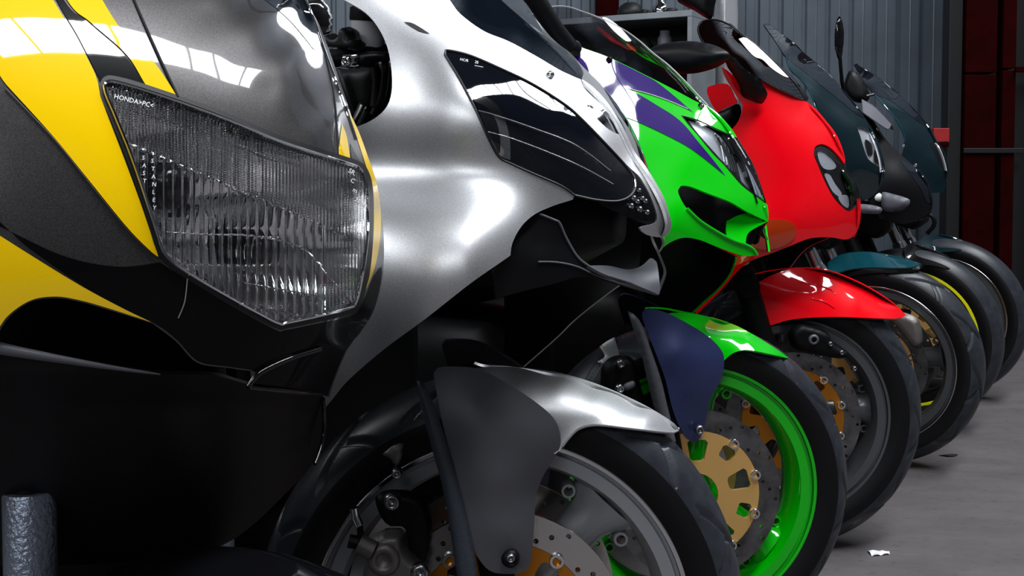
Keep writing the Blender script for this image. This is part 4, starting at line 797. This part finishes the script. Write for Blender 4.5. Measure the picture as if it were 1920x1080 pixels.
# inner fairing seen through the cut-out
panel('inner_fairing', fb, [(1325, 168), (1336, 160), (1364, 158), (1378, 183), (1382, 193), (1362, 204), (1348, 212), (1334, 195)], lambda x, y: 0.02 + 0 * x, M['red'], B, step=6, mirror=False)
pillow('air_duct', fb, [(1345, 212), (1365, 200), (1385, 195), (1390, 220), (1375, 240), (1350, 250), (1320, 250)], 0.05, M['sat'], B, depth=0.03, soft=15, step=6)
panel('mirror_bracket', fb, [(1353, 126, 1), (1366, 134), (1389, 157), (1400, 178), (1424, 196, 1), (1402, 202), (1388, 190), (1372, 165), (1360, 145)], tps([(1353, 126, 0.235), (1389, 157, 0.195), (1424, 196, 0.152), (1388, 190, 0.182), (1366, 150, 0.215)], 0.001), M['red'], B, step=6)
ar = pillow('mirror_arm', fb, [(1360, 103), (1377, 108), (1393, 126), (1420, 146), (1433, 162), (1439, 177), (1434, 188), (1427, 195), (1408, 189), (1391, 180), (1384, 160), (1372, 138), (1362, 122)], tps([(1362, 105, 0.33), (1395, 140, 0.24), (1430, 185, 0.168), (1385, 165, 0.22)], 0.001), M['sat'], B, depth=0.018, soft=15, step=6)
pillow('mirror', fb, [(1219, 94), (1232, 85), (1260, 79), (1296, 77), (1330, 82), (1354, 91), (1369, 103), (1362, 115), (1340, 128), (1300, 138), (1260, 136), (1232, 120), (1220, 106)], 0.36, M['sat'], B, depth=0.035, soft=26, step=6)
loft('headlight_housing', [(0.08, 0.84, 0.02, 0.03, 3, 0), (0.03, 0.84, 0.06, 0.06, 3, 0), (-0.06, 0.86, 0.10, 0.08, 3, 0), (-0.20, 0.86, 0.10, 0.07, 3, 0), (-0.28, 0.85, 0.06, 0.05, 3, 0)], M['sat'], B)
# steering assembly
make_wheel(B, R=0.314, rr=0.2235, rot=rot, rim='rimd', lip='rimd', spoke='rimd', disc='discd', carrier='orng', spoke_a=4, tk=2, wide=0.064)
forks(B, 0.314, rot, top=0.72, rake=17, off=0.02, slider='eng', tubem='pol')
FM = tps([(1399, 545, 0.084), (1435, 522, 0.050), (1472, 507, 0.018), (1514, 501, -0.004), (1557, 507, -0.010), (1594, 522, -0.012), (1626, 537, -0.012), (1660, 558, -0.012), (1699, 590, -0.002), (1682, 597, 0.045), (1625, 596, 0.078), (1569, 594, 0.088), (1513, 596, 0.092), (1475, 601, 0.094), (1437, 614, 0.096), (1413, 622, 0.098), (1405, 585, 0.094), (1470, 550, 0.072), (1540, 550, 0.062), (1610, 565, 0.054), (1660, 580, 0.040)], 0.02)
fm = panel('front_mudguard', fw, [(1398, 546, 1), (1435, 522), (1472, 507), (1514, 501), (1557, 507), (1594, 521), (1626, 537), (1660, 558), (1682, 574), (1699, 591, 1), (1682, 597), (1625, 596), (1569, 594), (1513, 596), (1475, 601), (1437, 613), (1413, 622, 1), (1404, 585)], FM, M['red'], B, step=7, rot=rot)
for pts in ([(1500, 530), (1540, 537), (1562, 546), (1566, 552)], [(1520, 560), (1545, 566), (1565, 578)]): tube('mudguard_crease', pxline(fw, pts, FM, pull=0.0), 0.0022, M['red'], fm, n=8, rot=0)
ca = pillow('brake_caliper', fw, [(1478, 625), (1492, 608), (1512, 608), (1550, 622), (1560, 640), (1590, 660), (1580, 672), (1545, 668), (1510, 660), (1485, 650)], 0.085, M['eng'], B, depth=0.022, soft=12, step=5, rot=rot)
bolt('piston_cap', fw, 1524, 636, 0.10, 0.013, M['gry'], ca, pull=0, h=0.012)
for x, y in ((1555, 644), (1576, 660), (1600, 690)): bolt('caliper_bolt', fw, x, y, 0.10, 0.006, M['stl'], ca, pull=0, h=0.012)
rear_half(B, M['red'])
# ------------------------------------------------------------------ dark teal bike
fb, fw, rot = frames('teal')
B = bike('motorcycle', fb, 'dark teal faired bike with teal mudguard directly behind the red bike')
FT = tps([(1440, 44, 0.0), (1468, 66, -0.002), (1505, 98, -0.004), (1543, 128, -0.006), (1581, 169, -0.007), (1611, 203, -0.008), (1635, 241, -0.009), (1654, 288, -0.009), (1659, 318, -0.008), (1653, 345, -0.004), (1639, 365, 0.010), (1620, 376, 0.035), (1445, 62, 0.045), (1460, 86, 0.090), (1472, 108, 0.120), (1500, 147, 0.150), (1532, 207, 0.165), (1510, 260, 0.19), (1530, 300, 0.19), (1560, 340, 0.165), (1590, 378, 0.12), (1500, 120, 0.102), (1540, 160, 0.110), (1580, 210, 0.088), (1600, 260, 0.090), (1620, 300, 0.078), (1606, 237, 0.082), (1480, 85, 0.068)], 0.06)
main = [(1473, 106, 1), (1500, 128), (1530, 152), (1570, 184), (1606, 214), (1622, 222, 1), (1635, 241), (1645, 262), (1654, 288), (1659, 318), (1653, 345), (1639, 365), (1620, 376), (1590, 379, 1), (1560, 350), (1525, 310), (1500, 250), (1532, 209), (1517, 170), (1500, 147), (1482, 130)]
LT = [(1606, 237, 1), (1625, 242), (1641, 258), (1651, 285), (1658, 312), (1659, 323, 1), (1645, 311), (1628, 298), (1619, 275), (1613, 255)]
tf = panel('side_fairing', fb, main, FT, M['tea'], B, step=7, holes=[LT])
sc = panel('windscreen', fb, [(1432, 46), (1437, 43), (1468, 66), (1505, 98), (1543, 128), (1581, 169), (1611, 203), (1622, 222, 1), (1606, 214), (1570, 184), (1530, 152), (1500, 128), (1473, 106), (1460, 86), (1445, 64)], FT, M['smk'], B, step=7, pull=0.002)
tube('fairing_edge', pxline(fb, [(1473, 108), (1482, 130), (1500, 147), (1517, 170), (1532, 209)], FT), 0.0022, M['tea2'], tf, n=6)  # brighter teal tube paints in the highlight along this edge
bolt('screen_bolt', fb, 1508, 115, float(FT(1508, 115)), 0.007, M['rub'], sc, pull=0.004)
hl = panel('headlight', fb, LT, lambda x, y: FT(x, y) - 0.014, M['refd'], B, step=6)
panel('lens', fb, LT, FT, M['lens'], hl, step=6, thick=0)
for o_ in ([(1622, 262), (1634, 270), (1636, 290), (1628, 290)], [(1640, 280), (1648, 295), (1652, 312), (1640, 302)]): panel('bulb_shield', fb, o_, lambda x, y: FT(x, y) - 0.008, M['blk'], hl, step=5, thick=0)
pillow('turn_signal', fb, [(1606, 384), (1625, 383), (1652, 389), (1653, 397), (1645, 401), (1615, 400), (1604, 396)], 0.12, M['gry'], B, depth=0.014, soft=8, step=5)
make_wheel(B, R=0.30, rr=0.226, rot=rot, rim='rimd', lip='pol', spoke='rimd', disc='discd', carrier='gold', spoke_a=10, tk=2, hi=True)
FM = tps([(1558, 495, 0.06), (1588, 475, 0.02), (1626, 472, 0.0), (1663, 477, -0.006), (1701, 486, -0.006), (1727, 495, 0.0), (1710, 501, 0.045), (1673, 502, 0.066), (1635, 501, 0.072), (1598, 504, 0.076), (1575, 510, 0.08), (1640, 488, 0.045)], 0.02)
panel('front_mudguard', fw, [(1552, 492, 1), (1570, 480), (1588, 475), (1626, 472), (1663, 477), (1701, 486), (1727, 495, 1), (1710, 501), (1673, 502), (1635, 501), (1598, 504), (1575, 510), (1552, 518, 1)], FM, M['tea2'], B, step=6, rot=rot)
panel('mudguard_skirt', fw, [(1560, 512, 1), (1598, 503), (1635, 500), (1673, 501), (1727, 494, 1), (1728, 502), (1700, 512), (1640, 512), (1590, 520), (1560, 530, 1)], lambda x, y: FM(x, np.minimum(y, 502)) - 0.004, M['sat'], B, step=6, rot=rot)
forks(B, 0.30, rot, top=0.74, slider='pol', tubem='pol', rake=24, off=0.03, split=0.30)
loft('steering_head', [(-0.10, 0.70, 0.03, 0.04, 4, 0), (-0.14, 0.72, 0.11, 0.09, 4, 0), (-0.26, 0.76, 0.11, 0.10, 4, 0), (-0.30, 0.76, 0.05, 0.05, 4, 0)], M['eng'], B)
ca = pillow('brake_caliper', fw, [(1664, 590), (1690, 585), (1722, 600), (1730, 640), (1715, 650), (1690, 620)], 0.085, M['cast'], B, depth=0.02, soft=10, step=5, rot=rot)
rear_half(B, M['tea'])
# ------------------------------------------------------------------ black bike
fb, fw, rot = frames('black')
B = bike('motorcycle', fb, 'black bike with yellow rim tape squeezed between the two dark teal bikes')
FK = tps([(1622, 212, 0.03), (1640, 232, 0.0), (1660, 262, -0.004), (1690, 292, -0.006), (1715, 312, -0.008), (1735, 335, -0.008), (1748, 375, -0.006), (1746, 395, 0.0), (1689, 301, 0.075), (1707, 326, 0.072), (1725, 350, 0.055), (1740, 380, 0.03), (1650, 290, 0.12), (1690, 360, 0.11), (1640, 330, 0.15), (1720, 400, 0.06), (1670, 400, 0.12)], 0.06)
main = [(1618, 208, 1), (1640, 230), (1660, 260), (1690, 291), (1715, 312), (1735, 334), (1746, 360), (1749, 380), (1744, 398), (1722, 412), (1690, 420), (1650, 410, 1), (1620, 360), (1600, 300), (1600, 240)]
kf = panel('side_fairing', fb, main, FK, M['sat'], B, step=7)
LK = [(1689, 301, 1), (1703, 306), (1725, 320), (1739, 339), (1746, 362), (1748, 378, 1), (1739, 380), (1725, 351), (1707, 327)]
hl = panel('headlight', fb, LK, FK, M['smk'], B, step=5, pull=0.002)
panel('windscreen', fb, [(1616, 186, 1), (1640, 200), (1671, 233, 1), (1665, 242), (1640, 226), (1618, 210, 1)], tps([(1616, 186, 0.0), (1640, 200, 0.0), (1671, 233, 0.0), (1665, 242, 0.05), (1640, 226, 0.06), (1618, 210, 0.08)]), M['gry'], B, step=5)
for x, y in ((1646, 242), (1694, 274), (1717, 310)): bolt('fairing_bolt', fb, x, y, float(FK(x, y)), 0.006, M['stl'], kf, pull=0.003)
sg = pillow('turn_signal', fb, [(1652, 362), (1675, 364), (1706, 375), (1698, 390), (1680, 397), (1655, 393)], 0.15, M['gry'], B, depth=0.02, soft=14, step=5)
pillow('signal_lens', fb, [(1619, 376), (1635, 366), (1650, 362), (1654, 370), (1652, 378), (1635, 378)], 0.16, M['white'], sg, depth=0.012, soft=8, step=4)
mr = pillow('mirror', fb, [(1571, 33), (1577, 34), (1582, 55), (1582, 75), (1579, 102), (1577, 112), (1572, 112), (1566, 92), (1565, 65)], 0.34, M['blk'], B, depth=0.03, soft=7, step=4)
tube('mirror_stalk', pxline(fb, [(1575, 108), (1577, 135), (1581, 165), (1592, 190), (1610, 215)], tps([(1575, 108, 0.34), (1581, 165, 0.30), (1610, 215, 0.12), (1592, 190, 0.24)], 0.001), pull=0), 0.006, M['sat'], mr, n=8)
pillow('mirror', fb, [(1582, 168), (1588, 140), (1596, 131), (1608, 137), (1622, 156), (1631, 180), (1622, 192), (1600, 190)], -0.25, M['sat'], B, depth=0.03, soft=14, step=5)
tube('mirror_stalk', pxline(fb, [(1618, 182), (1632, 178), (1640, 176)], -0.24, pull=0), 0.006, M['stl'], B, n=8)
make_wheel(B, R=0.30, rr=0.226, rot=rot, rim='rimk', lip='rimk', spoke='rimk', disc='discd', carrier='gold', spoke_a=-20, tk=0, tape='tape', hi=True)
FM = tps([(1698, 462, 0.05), (1708, 457, 0.0), (1740, 465, -0.006), (1775, 479, -0.006), (1802, 500, 0.0), (1780, 502, 0.055), (1740, 492, 0.07), (1700, 486, 0.08)], 0.02)
panel('front_mudguard', fw, [(1694, 466, 1), (1708, 457), (1740, 465), (1775, 479), (1803, 501, 1), (1780, 504), (1740, 496), (1700, 496, 1)], FM, M['blk'], B, step=5, rot=rot)
forks(B, 0.30, rot, top=0.80, slider='eng', tubem='eng', rake=24, off=0.03)
loft('steering_head', [(-0.06, 0.70, 0.03, 0.04, 4, 0), (-0.10, 0.72, 0.11, 0.09, 4, 0), (-0.26, 0.76, 0.11, 0.10, 4, 0), (-0.30, 0.76, 0.05, 0.05, 4, 0)], M['eng'], B)
rear_half(B, M['blk'])
# ------------------------------------------------------------------ farthest bike
fb, fw, rot = frames('far')
B = bike('motorcycle', fb, 'dark teal faired bike farthest back, beside the red steel frame')
FF = tps([(1603, 120, 0.0), (1654, 150, -0.004), (1682, 173, -0.006), (1716, 206, -0.008), (1744, 239, -0.009), (1759, 268, -0.009), (1777, 307, -0.009), (1779, 322, -0.006), (1774, 342, 0.0), (1766, 359, 0.01), (1745, 361, 0.05), (1612, 136, 0.05), (1641, 177, 0.11), (1660, 200, 0.135), (1697, 264, 0.15), (1697, 300, 0.15), (1720, 340, 0.11), (1680, 200, 0.09), (1710, 240, 0.10), (1740, 300, 0.07), (1640, 155, 0.062)], 0.06)
main = [(1641, 177, 1), (1665, 186), (1690, 203), (1722, 228), (1746, 242, 1), (1759, 268), (1770, 285), (1777, 307), (1779, 322), (1774, 342), (1766, 359), (1745, 362, 1), (1720, 345), (1690, 310), (1697, 264), (1680, 224), (1660, 200)]
LF = [(1743, 268), (1759, 269), (1769, 281), (1776, 305), (1779, 320, 1), (1767, 315), (1754, 291)]
ff = panel('side_fairing', fb, main, FF, M['tea'], B, step=6, holes=[LF])
panel('windscreen', fb, [(1601, 121), (1606, 119), (1616, 127), (1654, 150), (1682, 173), (1716, 206), (1744, 239), (1746, 242, 1), (1722, 228), (1690, 203), (1665, 186), (1641, 177), (1622, 156), (1611, 137)], FF, M['smk'], B, step=6, pull=0.002)
tube('fairing_edge', pxline(fb, [(1641, 178), (1660, 200), (1680, 224), (1694, 250), (1697, 266)], FF), 0.0024, M['tea2'], ff, n=6)
hl = panel('headlight', fb, LF, lambda x, y: FF(x, y) - 0.010, M['refd'], B, step=5)
panel('lens', fb, LF, FF, M['smk'], hl, step=5, thick=0, pull=0.001)
make_wheel(B, R=0.30, rr=0.226, rot=rot, rim='rimd', lip='pol', spoke='rimd', disc='discd', carrier='gold', spoke_a=20, tk=0, hi=True)
FM = tps([(1729, 452, 0.06), (1739, 440, 0.01), (1776, 441, -0.004), (1804, 450, -0.006), (1822, 460, 0.0), (1804, 467, 0.06), (1752, 473, 0.08)], 0.02)
panel('front_mudguard', fw, [(1722, 452, 1), (1739, 440), (1776, 441), (1804, 450), (1822, 460, 1), (1804, 468), (1752, 474), (1724, 480, 1)], FM, M['tea'], B, step=5, rot=rot)
forks(B, 0.30, rot, top=0.80, slider='pol', tubem='pol', rake=24, off=0.02, split=0.30)
loft('steering_head', [(-0.06, 0.70, 0.03, 0.04, 4, 0), (-0.10, 0.72, 0.11, 0.09, 4, 0), (-0.26, 0.76, 0.11, 0.10, 4, 0), (-0.30, 0.76, 0.05, 0.05, 4, 0)], M['eng'], B)
tube('brake_hose', pxline(fb, [(1726, 405), (1742, 402), (1752, 412), (1750, 425), (1738, 438)], 0.08, pull=0), 0.008, M['eng'], B, n=8)
rear_half(B, M['tea'])
# ------------------------------------------------------------------ things behind and around the bikes
M['cab'] = mat('grey_cabinet_steel', (0.22, 0.24, 0.26), 0.2, 0.45, var=0.15, vscale=8)
M['dark'] = mat('dark_oily_metal_and_shade', (0.012, 0.012, 0.013), 0.3, 0.5)
M['wrap'] = mat('crumpled_plastic_wrap', (0.30, 0.31, 0.33), 0, 0.25, 0.5, bump=1.0, bscale=28)
M['litter'] = mat('white_scrap', (0.75, 0.74, 0.76), 0, 0.5)
M['vred'] = mat('red_tool_paint', (0.28, 0.012, 0.012), 0, 0.5, var=0.2)
cb = bpy.data.objects.new('steel_cabinet', None); COL.objects.link(cb); cb.location = (0.829, 4.95, 0); cb.rotation_euler = (0, 0, math.atan2(0.5, -0.86))
tag(cb, 'open grey steel cabinet with shade-darkened inside against the corrugated wall', 'cabinet')
CW, CD, CH = 0.82, 0.33, 1.583      # local x = along the front to the left, local -y = depth
boxm('top_panel', (0, -CD, CH - 0.03), (CW, 0, CH), M['cab'], cb, bev=0.003)
boxm('side_panel', (0, -CD, 0), (0.022, 0, CH - 0.03), M['cab'], cb, bev=0.002)
boxm('side_panel', (CW - 0.022, -CD, 0), (CW, 0, CH - 0.03), M['cab'], cb, bev=0.002)
boxm('back_panel', (0.022, -CD, 0), (CW - 0.022, -CD + 0.01, CH - 0.03), M['dark'], cb, bev=0)
for z in (0.06, 0.50, 0.95, 1.36): boxm('shelf', (0.022, -CD + 0.01, z), (CW - 0.022, -0.01, z + 0.018), M['dark'] if z > 1 else M['cab'], cb, bev=0)  # back panel and upper shelf coloured dark for the shade inside the cabinet
cbm = Matrix.Translation(cb.location) @ Matrix.Rotation(math.atan2(0.5, -0.86), 4, 'Z')
def turned(name, prof, pos, m, n=20):
    V = []; Fc = []; k = len(prof)
    for i in range(n):
        a = 2 * math.pi * i / n; V += [(r * math.cos(a), r * math.sin(a), z) for r, z in prof]
    for i in range(n):
        for j in range(k - 1): Fc.append((i * k + j, ((i + 1) % n) * k + j, ((i + 1) % n) * k + j + 1, i * k + j + 1))
    me = bpy.data.meshes.new(name); me.from_pydata(V, [], Fc); me.update(); o = link(name, me, m); o.location = pos; return fixn(o)
def on_cab(x, y, z): return cbm @ Vector((x, -y, z))
jar = lambda r, h: [(0.0001, 0), (r, 0), (r, h * 0.72), (r * 0.7, h * 0.84), (r * 0.7, h), (0.0001, h)]
for (x, y, r, h, nm, m, lab, cat) in ((0.30, 0.15, 0.045, 0.10, 'workshop_jar', 'dark', 'squat dark jar standing on the cabinet shelf', 'jar'), (0.18, 0.12, 0.035, 0.13, 'spray_can', 'gry', 'grey can with narrow neck standing on the cabinet shelf', 'can'), (0.10, 0.14, 0.03, 0.075, 'small_tin', 'dark', 'small dark tin at the right end of the cabinet shelf', 'tin')):
    tag(turned(nm, jar(r, h), on_cab(x, y, 1.378), M[m]), lab, cat)
tag(turned('rounded_part', [(0.0001, 0.075), (0.03, 0.07), (0.052, 0.055), (0.064, 0.03), (0.066, 0.0), (0.0001, 0.0)], on_cab(0.36, 0.12, CH), M['dark']), 'rounded black lump on the left of the cabinet top', 'tool part')
tag(turned('chrome_part', [(0.0001, 0.09), (0.014, 0.086), (0.022, 0.07), (0.024, 0.055), (0.040, 0.045), (0.045, 0.0), (0.0001, 0.0)], on_cab(0.21, 0.14, CH), M['chr']), 'small chrome domed part shining on the cabinet top', 'metal part')
for i, (x, y, r, h, lab) in enumerate(((0.275, 0.10, 0.016, 0.03, 'tiny dark cap beside the rounded black lump on cabinet'), (0.245, 0.08, 0.014, 0.022, 'low dark nut in front of the chrome part on cabinet'), (0.14, 0.10, 0.03, 0.026, 'flat dark disc right of the chrome part on cabinet'))):
    tag(turned('metal_part', [(0.0001, 0), (r, 0), (r, h * 0.8), (r * 0.8, h), (0.0001, h)], on_cab(x, y, CH), M['dark'], 14), lab, 'metal part')
# steel column against the wall
po = boxm('steel_column', (0.44, 5.58, 0), (0.555, 5.68, RH), M['dred'], bev=0.004); tag(po, 'dark red steel column behind the grey cabinet', 'column')
# wrapped roll
V = []; Fc = []; n = 26; kz = 40
for j in range(kz):
    z = 1.95 * j / (kz - 1)
    for i in range(n):
        a = 2 * math.pi * i / n; r = 0.060 + 0.006 * math.sin(5 * a + 9 * z) * math.sin(7 * z) + 0.003 * math.sin(11 * a - 21 * z)
        V.append((1.118 + r * math.cos(a), 5.60 + r * math.sin(a), z))
for j in range(kz - 1):
    for i in range(n): Fc.append((j * n + i, j * n + (i + 1) % n, (j + 1) * n + (i + 1) % n, (j + 1) * n + i))
Fc += [tuple(range(n)), tuple((kz - 1) * n + i for i in range(n))]
me = bpy.data.meshes.new('wrapped_roll'); me.from_pydata(V, [], Fc); me.update(); tag(fixn(link('wrapped_roll', me, M['wrap'])), 'tall roll in crumpled clear plastic standing against the corrugated wall', 'roll')
# red steel gate frame at the right
gt = bpy.data.objects.new('steel_gate', None); COL.objects.link(gt); gt.location = (2.2, 5.05, 0); tag(gt, 'dark red steel gate frame standing at the right end of the hall', 'gate')
def gb(nm, x0, x1, y0, y1, z0, z1, m='dred'): return boxm(nm, (x0 - 2.2, y0 - 5.05, z0), (x1 - 2.2, y1 - 5.05, z1), M[m], gt, bev=0.003)
for x0, x1 in ((2.125, 2.272), (2.300, 2.362), (2.47, 2.62)):
    for z0, z1 in ((0.0, 0.925), (0.945, 1.29 if x0 < 2.2 else 1.31), (1.30 if x0 < 2.2 else 1.32, 3.2)): gb('steel_plate', x0, x1, 5.02, 5.09, z0, z1)
gb('gap_shade_post', 2.055, 2.118, 5.04, 5.12, 0, 3.2, 'dark')  # dark post stands in for the shaded gap between wall and gate
gb('back_plate', 2.118, 2.70, 5.095, 5.12, 0, 3.2, 'dark')
gb('cross_bar', 2.12, 2.40, 5.005, 5.025, 0.922, 0.946, 'dark'); gb('sill', 2.29, 2.70, 5.0, 5.03, 0.0, 0.10, 'dred')
gb('lock_bar', 2.352, 2.46, 4.995, 5.02, 1.30, 1.325, 'dred')
br = gb('red_bracket', 1.985, 2.06, 5.03, 5.10, 0.975, 1.04, 'vred'); gb('red_bracket', 1.995, 2.06, 5.03, 5.10, 0.955, 0.972, 'dred')
# litter on the floor
V = []; Fc = []
for j in range(4):
    for i in range(7):
        x = -0.023 + 0.046 * i / 6; y = (-0.5 + j / 3) * 0.030 * (1 - 0.75 * (i / 6) ** 1.5)
        V.append((x, y, 0.001 + 0.004 * abs(math.sin(2.1 * i + 1.3 * j)) + 0.003 * (j == 2)))
for j in range(3):
    for i in range(6): Fc.append((j * 7 + i, j * 7 + i + 1, (j + 1) * 7 + i + 1, (j + 1) * 7 + i))
me = bpy.data.meshes.new('litter_scrap'); me.from_pydata(V, [], Fc); me.update(); o = link('litter_scrap', me, M['litter'], None, False); o.location = (0.845, 2.415, 0)
s_ = o.modifiers.new('solid', 'SOLIDIFY'); s_.thickness = 0.0008; tag(o, 'small white crumpled scrap lying on the concrete floor', 'litter')
V = [(0.025 * math.cos(a) * (1 + 0.3 * math.sin(3 * a)), 0.011 * math.sin(a), 0.002 + 0.002 * math.sin(2 * a)) for a in np.linspace(0, 2 * math.pi, 14, endpoint=False)]
me = bpy.data.meshes.new('dry_leaf'); me.from_pydata(V, [], [tuple(range(14))]); me.update(); o = link('dry_leaf', me, M['dark'], None, False); o.location = (1.33, 3.21, 0.001)
s_ = o.modifiers.new('solid', 'SOLIDIFY'); s_.thickness = 0.001; tag(o, 'small dark dry leaf on the concrete beside the teal bike tyre', 'leaf')
